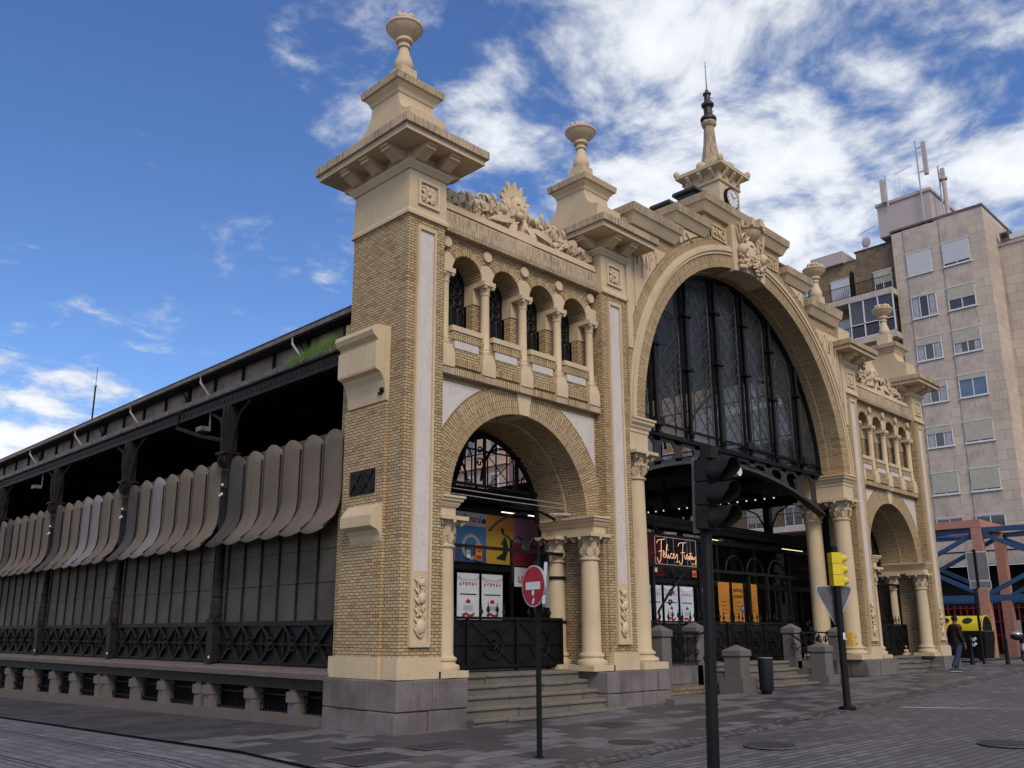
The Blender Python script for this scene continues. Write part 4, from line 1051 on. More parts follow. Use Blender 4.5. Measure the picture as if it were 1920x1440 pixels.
# arched girder under the screen
g = MB(); ga = []
for i in range(33):
    d = -4.85 + 9.7 * i / 32; ga.append((XC + d, 5.80 - .85 * (d / 4.85) ** 2))
for (x0, z0), (x1, z1) in zip(ga, ga[1:]):
    for yy, hh in ((YS - .09, .14),):
        g.prism([(x0, z0), (x1, z1), (x1, z1 + .09), (x0, z0 + .09)], YS - .1, YS + .14)
for k in range(11):
    d = -4.4 + k * .88; z0 = 5.80 - .85 * (d / 4.85) ** 2; g.box(XC + d - .14, YS, z0 + .05, XC + d + .14, YS + .03, 6.14); 
for (x0, z0), (x1, z1) in zip(ga, ga[1:]):
    g.prism([(x0, z0 + .09), (x1, z1 + .09), (x1, z1 + .17), (x0, z0 + .17)], YS, YS + .03); 
for k in range(10):
    d0, d1 = -4.26 + k * .88, -3.66 + k * .88
    for (dd, sg) in ((d0, 1), (d1, -1)):
        zb_ = 5.80 - .85 * (dd / 4.85) ** 2 + .17
        if zb_ < 6.0: g.prism([(XC + dd, 6.04), (XC + dd + sg * .13, 6.04), (XC + dd, 5.92)], YS, YS + .03); g.prism([(XC + dd, zb_ - .02), (XC + dd + sg * .13, zb_ - .02), (XC + dd, zb_ + .12)], YS, YS + .03)
g.box(XC - 4.9, YS, 6.04, XC + 4.9, YS + .03, 6.14)
g.build('arched_girder', M_girder, MK)
w = MB()
for (x0, z0), (x1, z1) in zip(ga, ga[1:]):
    for f_ in (.0, .33, .66):
        x = x0 + (x1 - x0) * f_; z = z0 + (z1 - z0) * f_; w.box(x - .015, YS - .108, z + .03, x + .015, YS - .1, z + .06)
w.build('rivets', M_gut, MK)
# floodlights over the doorway
for dx, z in ((-3.9, 6.28), (3.3, 6.3), (.2, 6.28)):
    w = MB(); w.box(XC + dx - .15, .3, z, XC + dx + .15, .45, z + .2); w.bar((XC + dx, .4, z + .1), (XC + dx, .7, z + .1), .04); w.build('floodlight_housing', M_iron2, MK)
# wide cables
w = MB()
for z, y in ((4.15, .75), (4.05, .75)): w.tube([(1.0, y, z), (3.1, y, z - .01), (5.3, y, z)], .008, 4)
w.tube([(5.2, .55, 3.93), (4.6, .9, 3.93)], .03, 6)
w.build('cable', M_pipe, MK)

# small lunette grille + gates
def lun(flip):
    w = MB(); Y = 1.45; r = 1.72
    w.bar((B - r, Y, 4.42), (B + r, Y, 4.42), .05, .06); w.ring(B, 3.80, 1.64, 1.74, 0, pi, Y - .03, Y + .03, 30, False)
    for dx in (-1.05, -.12, .12, 1.05): w.bar((B + dx, Y, 4.42), (B + dx, Y, 3.8 + sqrt(1.7 ** 2 - dx * dx)), .04, .04)
    for c in (-.6, .6):
        for s in (-1, 1):
            for k in range(-1, 6):
                z0 = 4.45 + k * .24; p0 = (B + c - s * .36, Y, z0); p1 = (B + c + s * .36, Y, z0 + .62)
                if p1[2] > 5.25 or p0[2] < 4.4: continue
                w.bar(p0, p1, .014, .014)
        w.tube([(B + c - .38, Y, 4.45), (B + c - .38, Y, 4.95)] + [(B + c - .38 * cos(t), Y, 4.95 + .32 * sin(t)) for t in [k * pi / 8 for k in range(1, 8)]] + [(B + c + .38, Y, 4.95), (B + c + .38, Y, 4.45)], .018, 5)
    for sx in (-1, 1):
        for (dx, z, rr) in ((1.3, 4.62, .13), (1.28, 4.95, .1), (.0, 4.9, .09), (.0, 5.15, .07)):
            w.tube([(B + sx * dx + rr * cos(t) * (1 - t / 9), Y, z + rr * 1.3 * sin(t) * (1 - t / 9)) for t in [k * .6 for k in range(13)]], .018, 5)
    w.bar((B - 1.2, Y, 5.15), (B + 1.2, Y, 5.15), .03, .03)
    return w
lun(0).build('lunette_grille', M_iron, MK); lun(0).mirrorx(XC).build('lunette_grille', M_iron, MK)
def gate(c, hw, Y, zt=1.80, z0=.84, posts=(-1, 1), n=3):
    w = MB(); 
    w.box(c - hw, Y, z0 + .02, c + hw, Y + .015, zt - .03)
    w.bar((c - hw, Y - .02, zt), (c + hw, Y - .02, zt), .05, .05); w.bar((c - hw, Y - .02, z0 + .08), (c + hw, Y - .02, z0 + .08), .05, .05)
    w.bar((c - hw, Y - .025, 1.32), (c + hw, Y - .025, 1.32), .02, .02)
    bw = 2 * hw / n
    for k in range(n + 1): w.bar((c - hw + bw * k, Y - .02, z0), (c - hw + bw * k, Y - .02, zt + .02), .06, .06)
    for k in range(n):
        cc = c - hw + bw * (k + .5)
        w.tube([(cc + .27 * cos(t), Y - .03, 1.32 + .27 * sin(t)) for t in [q * pi / 10 for q in range(21)]], .014, 5)
        w.tube([(cc + .09 * cos(t), Y - .03, 1.32 + .09 * sin(t)) for t in [q * pi / 6 for q in range(13)]], .02, 5)
        w.blob((cc, Y - .05, 1.32), .045, 8, 5)
        for s in (-1, 1): w.bar((cc - bw * .46, Y - .025, 1.32 - s * .42), (cc + bw * .46, Y - .025, 1.32 + s * .42), .014, .014)
        # finials along the top
        for dx in (-.3, -.12, .12, .3):
            w.tube([(cc + dx, Y - .02, zt), (cc + dx, Y - .02, zt + .2)], .011, 5); w.blob((cc + dx, Y - .02, zt + .12 + .04 * (abs(dx) < .2)), (.05, .02, .06), 8, 5)
            w.tube([(cc + dx, Y - .02, zt + .18), (cc + dx, Y - .02, zt + .32)], [.016, .002], 5)
    return w
gp = MB()
gp.add(gate(3.0, 1.95, .95)); 
for x in (1.2, 2.0, 4.62): gp.bar((x, 1.0, .82), (x, 1.0, 3.15), .07, .07)
gp.bar((1.1, 1.0, 3.13), (5.1, 1.0, 3.13), .06, .06)
gp.tube([(4.05 + 1.2 * (-cos(t)) - .0, 1.0, 3.13 + .75 * sin(t)) for t in [k * pi / 20 for k in range(3, 11)]] , .03, 5)
for c in (3.6, 4.35): gp.tube([(c, 1.0, 2.5), (c, 1.0, 3.3)], .05, 6); gp.tube([(c - .3, 1.0, 3.22), (c - .15, 1.0, 3.42), (c, 1.0, 3.3), (c + .15, 1.0, 3.42), (c + .3, 1.0, 3.35)], .022, 5)
gp.tube([(3.6 - 1.9 * cos(t) , 1.0, 3.25 + .8 * sin(t)) for t in [pi - k * pi / 22 for k in range(12)]][::-1], .028, 5)
gp.build('iron_gate', M_iron, MK); gp.mirrorx(XC).build('iron_gate', M_iron, MK)
cg = MB(); cg.add(gate(11.8, 4.3, 1.55, 1.8, .84, n=9))
for x in (8.0, 9.1, 11.15, 13.6, 14.6, 15.9): cg.bar((x, 1.6, .82), (x, 1.6, 3.2), .09, .09)
cg.bar((7.3, 1.6, 3.15), (16.3, 1.6, 3.15), .07, .07)
for c in (8.5, 9.6, 12.9, 14.0, 15.2): cg.tube([(c - .45 * cos(t), 1.6, 3.18 + .42 * sin(t)) for t in [k * pi / 10 for k in range(11)]], .028, 5)
cg.tube([(8.9 - .85 * cos(t), 1.6, 3.2 + 1.0 * sin(t)) for t in [k * pi / 14 for k in range(15)]], .035, 5)
cg.build('iron_gate', M_iron, MK)

# ---- shopfront behind the arches
YP = 2.45
w = MB()
w.box(.9, YP, .80, 22.7, YP + .08, .92); w.box(.9, YP - .02, 2.82, 22.7, YP + .1, 2.98); w.box(.9, YP - .03, 4.0, 22.7, YP + .3, 4.12)
x = .9
while x < 22.8: w.box(x - .04, YP, .9, x + .04, YP + .08, 2.82); x += .695
for x in (.9, 2.99, 5.08, 7.17, 9.25, 11.34, 13.42, 15.5, 17.6, 19.7, 21.8): w.box(x - .05, YP - .02, 2.9, x + .05, YP + .09, 4.05)
w.box(.9, YP + .02, .9, 22.7, YP + .05, 1.55)
w.build('shopfront_frame', M_iron, MK)
w = MB(); w.face([(.9, YP + .045, .9), (22.7, YP + .045, .9), (22.7, YP + .045, 4.05), (.9, YP + .045, 4.05)]); w.build('shopfront_glass', M_shopg, MK)
w = MB(); w.box(.9, 2.6, 4.32, 22.7, 3.1, 4.48); w.box(.9, 2.56, 4.48, 22.7, 2.6, 4.62); w.build('entrance_beam', M_iron2, MK)
w = MB(); w.box(.9, 3.4, .84, 22.7, 3.5, 4.3); w.build('added_dark_partition', M_dark, MK)  # added partition that limits light and keeps the shop interior dark
w = MB(); w.box(.3, 1.3, .3, 23.3, 60, .8); w.build('hall_floor', M_grey, MK)
# stalls & interior columns
w = MB()
for y0, y1 in ((8, 24), (28, 44)):
    for x0, x1 in ((4.2, 8.4), (9.8, 13.8), (15.2, 19.4)): w.box(x0, y0, .8, x1, y1, 3.4)
w.split('market_stall', M_dark, MK)
w = MB(); yy = [6.28 + 5.3 * k for k in range(-1, 9)]
for y in yy:
    for x in (6.3, 17.3):
        w = MB(); w.tube([(x, y, .8), (x, y, 5.6)], .11, 8)
        for s in (-1, 1):
            for q in ((1, 0), (0, 1)):
                w.tube([(x, y, 5.0), (x + s * q[0] * .35, y + s * q[1] * .35, 5.3), (x + s * q[0] * .9, y + s * q[1] * .9, 6.7)], .06, 5)
        w.build('hall_column', M_iron, MK)

# ---- hall roofs
ROOF0, ROOFE = 1.45, 60
w = MB()
for sx in (-1, 1):
    X = lambda d: XC + sx * d
    def qd(p, thick=.06):
        w.face(p); w.face([(a, b, c - thick) for a, b, c in p][::-1])
    # aisle roof: outer eave (d=11.95) to clerestory foot (d=11.0) and upper roof
    qd([(X(11.75), 1.66, 6.79), (X(11.3), 1.66, 6.84), (X(11.3), ROOFE, 6.84), (X(11.75), ROOFE, 6.79)], .02)
    qd([(X(11.5), 1.66, 7.53), (X(5.45), 1.66, 7.60), (X(5.45), ROOFE, 7.60), (X(11.5), ROOFE, 7.53)])
    qd([(X(6.2), ROOF0, 10.3), (X(0), ROOF0, 12.4), (X(0), ROOFE, 12.4), (X(6.2), ROOFE, 10.3)])
w.build('roof', M_roofm, MK)
w = MB()
for sx in (-1, 1):
    X = lambda d: XC + sx * d
    for (d0, z0, d1, z1) in ((5.5, 7.50, 11.4, 7.44), (0, 12.3, 6.2, 10.2)):
        w.face([(X(d0), 1.5, z0), (X(d1), 1.5, z1), (X(d1), ROOFE, z1), (X(d0), ROOFE, z0)])
    # nave lattice beams and trusses
    a, b = sorted((X(5.55), X(5.4))); w.box(a, 1.5, 6.55, b, ROOFE, 7.0); w.box(a, 22, 7.0, b, ROOFE, 10.3); w.box(a, 1.5, 9.9, b, ROOFE, 10.3)  # clerestory closed off farther back, added to keep the side openings dark
for y in yy:
    if y < 1.5: continue
    for sx in (-1, 1): w.bar((XC + sx * 5.5, y, 9.9), (XC, y, 12.1), .12, .25); w.bar((XC + sx * 5.5, y, 6.8), (XC + sx * 11.3, y, 6.8), .1, .3)
    w.bar((XC - 5.5, y, 10.1), (XC + 5.5, y, 10.1), .07, .15)
w.box(.4, 59, .5, 23.2, 59.2, 12); 
w.build('roof_boarding', M_wood, MK)
w = MB()
for sx in (-1, 1):
    x = XC + sx * 5.47
    y = 1.6
    while y < 22: w.bar((x, y, 7.4), (x, y, 9.95), .05, .05); y += .66
    for z in (7.75, 9.2): w.bar((x, 1.5, z), (x, 22, z), .04, .04)
    for k in range(4):
        c = 3.6 + 5.3 * k; w.tube([(x, c + 2.2 * cos(t), 8.0 + 1.85 * sin(t)) for t in [q * pi / 14 for q in range(15)]], .06, 5)
w.build('clerestory_frame', M_iron, MK)
w = MB()
for k in range(2):
    c = 3.6 + 5.3 * k
    w.face([(XC + 5.5, c + 2.2 * cos(t), 8.0 + 1.85 * sin(t)) for t in [q * pi / 14 for q in range(15)]] + [(XC + 5.5, c - 2.2, 7.62), (XC + 5.5, c + 2.2, 7.62)])
w.split('frosted_pane', M_frost, MK)
w = MB()
for x0, x1 in ((.95, 5.3), (18.3, 22.65)): w.box(x0, 1.62, 6.2, x1, 1.7, 10.1)
w.split('gallery_rear_wall', M_dark, MK)

# ---- side elevation (left, x=0) and its mirror
SY0 = 6.28; SP = 5.32; NB = 9
ys = [SY0 + SP * k for k in range(-1, NB)]
def side(mirror):
    mm = (lambda w: w.mirrorx(XC)) if mirror else (lambda w: w)
    Ye = ys[-1]
    w = MB(); w.prism([(-.22, .70), (-.22, .84), (-.10, .90), (.5, .99), (.5, .70)], 2.0, Ye, 'y') if 0 else None
    seg = 1.72; rn = random.Random(2); k = 0
    while seg < Ye:
        l = rn.uniform(.35, .8); e = min(seg + l, Ye)
        y0, y1 = seg + .004, e - .004; xo = -.16 + rn.uniform(-.012, .012)
        P_ = [(xo, .74), (xo - .005, .83), (xo + .05, .88), (.42, .965), (.42, .74)]
        n = len(P_); lo = [(a, y0, b) for a, b in P_]; hi = [(a, y1, b) for a, b in P_]
        w.face(lo); w.face(hi[::-1])
        for i in range(n): w.face([lo[(i + 1) % n], lo[i], hi[i], hi[(i + 1) % n]])
        seg = e
    mm(w).build('stone_sill', M_sill, MK)
    w = MB(); w.box(-.08, 1.72, .56, .3, Ye, .735); w.box(-.11, 1.72, .55, .02, Ye, .575); mm(w).build('sill_girder', M_iron2, MK)
    w = MB(); w.box(-.16, 1.72, -1.6, .25, Ye, -.0)
    for i in range(len(w.v)):
        x, y, z = w.v[i]
        if z > -.5: w.v[i] = (x, y, gz(0, y) + .17)
    mm(w).build('plinth_kerb', M_sill, MK)
    w = MB(); gr = MB()
    for b0 in ys:
        for dy in (.22, 1.92, 3.42, 5.10):
            y = b0 + dy
            if y < 1.9 or y > Ye: continue
            g0 = gz(0, y) + .12; w.loft([(-.10, y - .105, .16, y + .105, g0), (-.10, y - .105, .16, y + .105, .32), (-.14, y - .12, .16, y + .12, .325), (-.14, y - .12, .16, y + .12, .50), (-.08, y - .10, .16, y + .10, .502), (-.08, y - .10, .16, y + .10, .56)])
    mm(w).split('sill_pier', M_grey, MK)
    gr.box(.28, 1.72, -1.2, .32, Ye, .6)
    y = 2.1
    w = MB()
    for z in (.42, .12, -.05): w.bar((.1, 2.0, z), (.1, Ye, z - .1), .03, .03)
    while y < 24:
        g0 = gz(0, y) + .15
        w.tube([(.1, y, g0), (.08, y + .05, g0 + (.5 - g0) * .35), (.1, y - .05, g0 + (.5 - g0) * .65), (.1, y, .55)], .01, 4); y += .14
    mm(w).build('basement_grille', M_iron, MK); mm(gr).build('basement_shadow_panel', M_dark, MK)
    # iron columns
    for y in ys[1:]:
        w = MB(); x = .10
        w.box(x - .14, y - .14, .93, x + .14, y + .14, 1.0); w.box(x - .12, y - .12, .93, x + .12, y + .12, 1.74)
        w.loft([(x - .15, y - .15, x + .15, y + .15, 1.74), (x - .15, y - .15, x + .15, y + .15, 1.80), (x - .11, y - .11, x + .11, y + .11, 1.84)])
        w.lathe(x, y, [(.13, 1.84), (.15, 1.90), (.13, 1.95), (.145, 2.05), (.13, 2.2), (.115, 2.24), (.13, 2.28), (.10, 2.32), (.10, 2.6), (.12, 2.64), (.09, 2.68), (.085, 4.55), (.11, 4.58), (.09, 4.64), (.085, 4.9), (.11, 4.94), (.10, 5.0), (.12, 5.15), (.19, 5.28), (.2, 5.32)], 14)
        w.box(x - .2, y - .2, 5.32, x + .2, y + .2, 5.37); w.box(x - .13, y - .13, 5.37, x + .13, y + .13, 6.44)
        for i in range(8):
            a = i * pi / 4; w.leaf((x + .1 * cos(a), y + .1 * sin(a), 5.0), (x + .2 * cos(a), y + .2 * sin(a), 5.26), .09, .2, (cos(a), sin(a), 0), th=.015)
        for s in (-1, 1):
            w.tube([(x, y + s * .13, 5.4), (x, y + s * .2, 5.75), (x, y + s * .45, 6.2), (x, y + s * .9, 6.42)], .035, 6)
        w.tube([(x - .13, y, 5.4), (x - .18, y, 5.8), (x - .18, y, 6.1), (x - .12, y, 6.40)], .035, 6)
        mm(w).build('iron_column', M_iron2, MK, True, 40)
    # girder, gutter, clerestory strip, upper eave
    w = MB(); w.box(.09, 1.65, 6.455, .15, Ye, 6.72); w.box(.03, 1.65, 6.43, .24, Ye, 6.455); w.box(.03, 1.65, 6.72, .24, Ye, 6.74)
    y = 1.8
    while y < 26: w.box(.075, y, 6.56, .09, y + .07, 6.63); y += .2
    mm(w).build('side_girder', M_iron2, MK)
    w = MB(); w.prism([(.06, 6.745), (.03, 6.76), (.01, 6.86), (.04, 6.86), (.06, 6.77), (.3, 6.77), (.3, 6.745)], 1.66, Ye)
    y = 2.3
    while y < Ye: w.box(.0, y, 6.74, .1, y + .05, 6.87); y += 1.0
    mm(w).build('gutter', M_gut, MK)
    w = MB(); w.box(.42, 1.66, 6.78, .5, Ye, 7.42); mm(w).build('clerestory_strip', M_clere, MK)
    w = MB(); y = 2.4; 
    while y < Ye: w.box(.36, y - .03, 6.84, .415, y + .03, 7.41); y += 1.33
    for y in [2.4 + 5.32 * k / 1 + 1.33 for k in range(9)]:
        w.box(.34, y - .06, 6.84, .415, y + .06, 7.41); w.tube([(.34, y, 6.95), (.30, y, 7.18), (.18, y, 7.33), (.06, y, 7.39)], .022, 5)
    mm(w).split('clerestory_bar', M_iron2, MK)
    w = MB(); w.box(.08, 1.66, 7.42, .5, Ye, 7.45); mm(w).build('eave_boarding', M_wood, MK)
    w = MB(); w.box(-.0, 1.66, 7.40, .08, Ye, 7.49)
    y = 2.2
    while y < Ye: w.box(-.012, y, 7.39, .08, y + .03, 7.50); y += 1.05
    mm(w).build('upper_gutter', M_gut, MK)
    w = MB(); w.box(-.01, 1.66, 7.501, .5, Ye, 7.52); mm(w).build('eave_sheet', M_roofm, MK)
    for k in range(9):
        w = MB(); y = 3.75 + 4.0 * k
        w.tube([(.03, y, 7.40), (.03, y, 7.26), (.26, y - .1, 6.92), (.26, y - .1, 6.8)], .026, 7); mm(w).build('downpipe', M_pipe, MK)
    # bays: panels, railing, awning
    rn = random.Random(4)
    for bi, b0 in enumerate(ys[:-1]):
        y0 = max(b0 + .13, 1.95); y1 = b0 + SP - .13
        w = MB(); w.box(.16, y0, 1.72, .2, b0 + SP, 5.2); np_ = 7; n = np_
        for i in range(np_ + 1):
            y = b0 + .3 + (SP - .6) * i / np_
            if y < y0: continue
            w.box(.12, y - .02, 1.75, .16, y + .02, 4.2, 1)
        for z in (2.42, 3.02): w.box(.152, y0, z, .162, y1, z + .012, 1)
        mm(w).build('wall_panel', [M_sheet, M_iron2], MK)
        w = MB(); w.box(.10, y0, 1.66, .22, y1, 1.75); mm(w).build('dado_rail', M_iron2, MK)
        w = MB(); w.box(.16, y0, .93, .19, y1, 1.66); w.bar((.12, y0, 1.32), (.12, y1, 1.32), .03, .03); w.bar((.12, y0, .97), (.12, y1, .97), .03, .04)
        nn = 6
        for i in range(nn):
            c = b0 + .3 + (SP - .6) * (i + .5) / nn; hw = (SP - .6) / nn / 2
            if c < y0: continue
            w.box(.12, c - hw - .012, .95, .16, c - hw + .012, 1.66)
            for s in (-1, 1): w.bar((.12, c - hw * .95, 1.32 - s * .34), (.12, c + hw * .95, 1.32 + s * .34), .05, .05)
            w.tube([(.09, c + .11 * cos(t), 1.32 + .11 * sin(t)) for t in [q * pi / 6 for q in range(13)]], .022, 5); w.blob((.08, c, 1.32), (.03, .06, .06), 8, 5)
        mm(w).build('dado_panel', M_iron, MK)
        # awning: scalloped channels curving outwards
        na = 7; W_ = SP - .24
        for i in range(na):
            ya, yb = b0 + .12 + W_ * i / na, b0 + .12 + W_ * (i + 1) / na
            if yb < 1.9: continue
            ya = max(ya, 1.7)
            mat = M_awn
            r_ = rn.random()
            if (bi, i) in ((1, 4), (2, 3), (2, 2), (5, 3)): mat = M_awng
            elif (bi, i) in ((1, 6), (2, 6), (0, 6), (3, 5)): mat = M_awnd
            w = MB(); NU, NV = 6, 10; zt = 5.08 + rn.uniform(-.02, .02)
            grid = []
            for v in range(NV + 1):
                t = v / NV; row = []
                for u in range(NU + 1):
                    s = u / NU; arc = sin(pi * s)
                    if t < .62: xo = .09; 
                    else: xo = .09 - .42 * ((t - .62) / .38) ** 1.7
                    z = zt - (zt - 3.32) * t + (.16 * arc * (1 - t) ** 6) - (.07 * arc * t ** 8)
                    row.append((xo - .032 * arc, ya + (yb - ya) * s, z))
                grid.append(row)
            for v in range(NV):
                for u in range(NU): w.face([grid[v][u], grid[v + 1][u], grid[v + 1][u + 1], grid[v][u + 1]])
            q = MB(); q.tube([(.06, ya + .004, 5.0), (.06, ya + .004, 4.0), (.03, ya + .004, 3.8), (-.08, ya + .004, 3.56), (-.31, ya + .004, 3.36)], .016, 4, mi=1)
            for vv in q.m: pass
            w.add(q)
            o = mm(w).build('awning_strip', [mat, M_iron], MK, True, 60)
            sm = o.modifiers.new('thick', 'SOLIDIFY'); sm.thickness = .012
side(False); side(True)
for y in ys[1:5]:
    w = MB()
    for z, dx in ((4.62, 0), (4.42, 0), (1.02, .02)): w.box(-.02 - dx, y - .06, z, .015, y - .03, z + .05)
    w.box(-.02, y + .02, 4.40, .012, y + .05, 4.45); w.split('white_cable_clip', M_white, MK)
for y, z in ((7.25, 5.98), (18.4, 5.95)):
    w = MB(); w.box(-.16, y - .14, z, .06, y + .14, z + .10); w.bar((.1, y, z + .08), (.1, y, 6.45), .03); w.build('side_floodlight', M_gut, MK)
w = MB(); w.tube([(.02, 8.7, 6.7), (.0, 8.7, 6.3), (.05, 7.6, 5.95), (.1, 6.6, 5.7)], .05, 7); w.build('rain_pipe', M_iron2, MK, True)
# back pier & wall strip & corbels of the corner tower
for mir in (False, True):
    mm = (lambda w: w.mirrorx(XC)) if mir else (lambda w: w)
    w = MB(); w.box(-.06, .42, 1.14, 0.001, 1.62, 5.4); w.box(.1, 1.65, .8, .84, 1.95, 7.2); mm(w).split('brick_strip', M_brick, MK)
    w = MB(); w.box(-.12, .36, .80, -.058, 1.75, 1.14); mm(w).build('strip_base', M_cream, MK)
    w = MB()
    pr = [(0, 2.96), (-.06, 2.98), (-.08, 3.02), (-.10, 3.12), (-.16, 3.20), (-.26, 3.24), (-.30, 3.26), (-.30, 3.44), (-.16, 3.63), (0, 3.66)]
    w.prism([(x, z) for x, z in pr], .43, 1.30); mm(w).build('corbel', M_cream, MK)
    w = MB()
    pr = [(0, 5.42), (-.06, 5.44), (-.08, 5.62), (-.12, 5.80), (-.20, 5.92), (-.30, 5.96), (-.31, 6.0), (-.31, 6.42), (-.27, 6.46), (-.27, 6.50), (-.36, 6.56), (-.40, 6.64), (-.38, 6.72), (-.30, 6.76), (0, 6.78)]
    w.prism([(x, z) for x, z in pr], .42, 1.55); mm(w).build('upper_corbel', M_cream, MK)
w = MB(); w.box(-.09, .66, 3.86, -.055, 1.36, 4.27)
for s in (-1, 1):
    for c in (.84, 1.18): w.bar((-.10, c - .15, 4.06 - s * .17), (-.10, c + .15, 4.06 + s * .17), .03, .03)
for c in (.84, 1.18): w.blob((-.10, c, 4.06), .04, 8, 5)
w.build('iron_plaque', M_iron2, MK)
w = MB(); w.box(-.10, .5, 5.55, 0, .62, 5.6); w.blob((-.1, .5, 5.62), .05, 8, 5); w.build('wall_lamp_bracket', M_iron, MK)

# ---- entrance steps
def steps(name, x0, x1, xc0, xc1, y0, n, ztop, zbot, tread):
    w = MB(); rn = random.Random(9)
    for i in range(n):
        zt_ = zt = ztop - i * (ztop - zbot) / n; zb = ztop - (i + 1) * (ztop - zbot) / n
        f = i / max(1, n - 1); xa = x0 + (xc0 - x0) * f; xb = x1 + (xc1 - x1) * f; yf = y0 - i * tread
        x = xa
        while x < xb - .01:
            l = rn.uniform(.7, 1.4); e = min(x + l, xb)
            if xb - e < .3: e = xb
            j = rn.uniform(-.025, .02); zt = zt_ + rn.uniform(-.014, .008)
            w.loft([(x + .008, yf + j + .035, e - .008, y0 + .9, zb - .3), (x + .008, yf + j + .035, e - .008, y0 + .9, zt - .07), (x + .004, yf + j, e - .004, y0 + .9, zt - .055), (x + .004, yf + j, e - .004, y0 + .9, zt - .015), (x + .012, yf + j + .015, e - .012, y0 + .9, zt)])
            x = e
    w.build(name, M_step, MK)
steps('entrance_steps', 1.27, 4.95, 1.27, 5.3, .38, 5, .82, -.02, .20)
steps('entrance_steps', 18.65, 22.35, 18.3, 22.35, .38, 3, .82, .40, .26)
steps('entrance_steps', 9.98, 13.62, 9.98, 13.62, .55, 4, .82, .16, .27)
w = MB()
for sx in (-1, 1):
    xa, xb = sorted((XC + sx * 2.3, XC + sx * 1.86)); w.prism([(-.35, -.2), (-.35, .38), (-.1, .45), (.6, .93), (.9, .93), (.9, -.2)], xa + .08, xb - .08, 'x') if 0 else w.box(xa + .05, -.3, -.2, xb - .05, .7, .62)
w.split('cheek_wall', M_grey, MK)
def post(x, y, z0, z1, s=.21, foot=0, label=None):
    w = MB()
    if foot: w.box(x - s - .1, y - s - .1, z0 - .3, x + s + .1, y + s + .1, z0 + foot)
    w.loft([(x - s, y - s, x + s, y + s, z0), (x - s, y - s, x + s, y + s, z1 - .28), (x - s + .02, y - s + .02, x + s - .02, y + s - .02, z1 - .27), (x - s - .03, y - s - .03, x + s + .03, y + s + .03, z1 - .24), (x - s - .03, y - s - .03, x + s + .03, y + s + .03, z1 - .12), (x - .02, y - .02, x + .02, y + .02, z1)])
    return w.build('stone_post', M_grey, MK)
post(9.72, -.22, .12, 1.26, .21, .42); post(13.88, -.22, .12, 1.30, .21, .36)
post(9.45, .72, .3, 1.78, .17); post(14.15, .72, .3, 1.78, .17); post(7.55, .35, .78, 1.70, .17); post(16.05, .35, .78, 1.70, .17)
w = MB(); w.box(7.03, .42, -.4, 9.4, .56, .36); w.box(14.2, .42, -.4, 16.57, .56, .4); w.split('brick_area_wall', M_brd, MK)
w = MB(); w.box(6.6, -.62, -.2, 9.4, -.42, .22); w.box(14.2, -.62, -.2, 17.2, -.42, .36); w.split('area_kerb', M_grey, MK)
# railings with scrolls
def railing(xa, xb, y, z0, z1):
    w = MB(); w.bar((xa, y, z1), (xb, y, z1), .05, .04); w.bar((xa, y, z0 + .05), (xb, y, z0 + .05), .04, .03)
    n = int((xb - xa) / .32)
    for i in range(n):
        c = xa + (xb - xa) * (i + .5) / n
        for s in (-1, 1):
            for zc in (z0 + .22, z0 + .5):
                w.tube([(c + s * (.07 + .065 * cos(t) * (1 - t / 9)), y, zc + .11 * sin(t) * (1 - t / 9)) for t in [q * .6 for q in range(13)]], .012, 5)
        w.bar((c, y, z0), (c, y, z1), .018, .018)
    return w
w = railing(7.7, 9.3, .5, .85, 1.55); w.add(railing(14.3, 15.9, .5, .85, 1.55))
for sx in (-1, 1):
    x = XC + sx * 2.1
    w.bar((x, -.1, 1.05), (x, .6, 1.5), .04, .04); 
    for k in range(4):
        yy_ = -.02 + k * .18; zc = .85 + k * .1
        w.tube([(x, yy_ + .1 * cos(t) * (1 - t / 9), zc + .15 * sin(t) * (1 - t / 9)) for t in [q * .6 for q in range(13)]], .014, 5)
    # sloping handrail towards the jamb, with leafy scroll ornament
    w.tube([(XC + sx * 2.35, .45, 1.55), (XC + sx * 3.4, .6, 1.25), (XC + sx * 4.2, .7, 1.0)], .022, 6)
    for k in range(7):
        px_, pz = XC + sx * (3.1 + .16 * k), 1.75 - .13 * k
        w.blob((px_, .6, pz), (.05, .03, .07), 6, 5); w.leaf((px_, .6, pz), (px_ + .1, .58, pz + .12), .07, .2, (0, -1, 0))
w.tube([(7.55, .35, 1.7), (7.55, .35, 2.0), (8.3, .55, 2.45), (9.3, .75, 3.0)], .03, 6)
for (dx, dz, rr) in ((8.35, 2.42, .1), (8.5, 2.68, .08), (8.3, 2.2, .08)): w.tube([(dx + rr * cos(t) * (1 - t / 9), .56, dz + rr * sin(t) * (1 - t / 9)) for t in [q * .6 for q in range(13)]], .02, 5)
w.blob((8.42, .56, 2.88), (.07, .07, .09), 8, 5)
w.tube([(9.0, .2, 1.0), (9.1, .1, .4), (9.2, 0, .0)], .02, 5); w.tube([(9.15, .25, 1.0), (9.3, .1, .3), (9.35, 0, .0)], .02, 5)
w.build('entrance_railing', M_iron, MK)

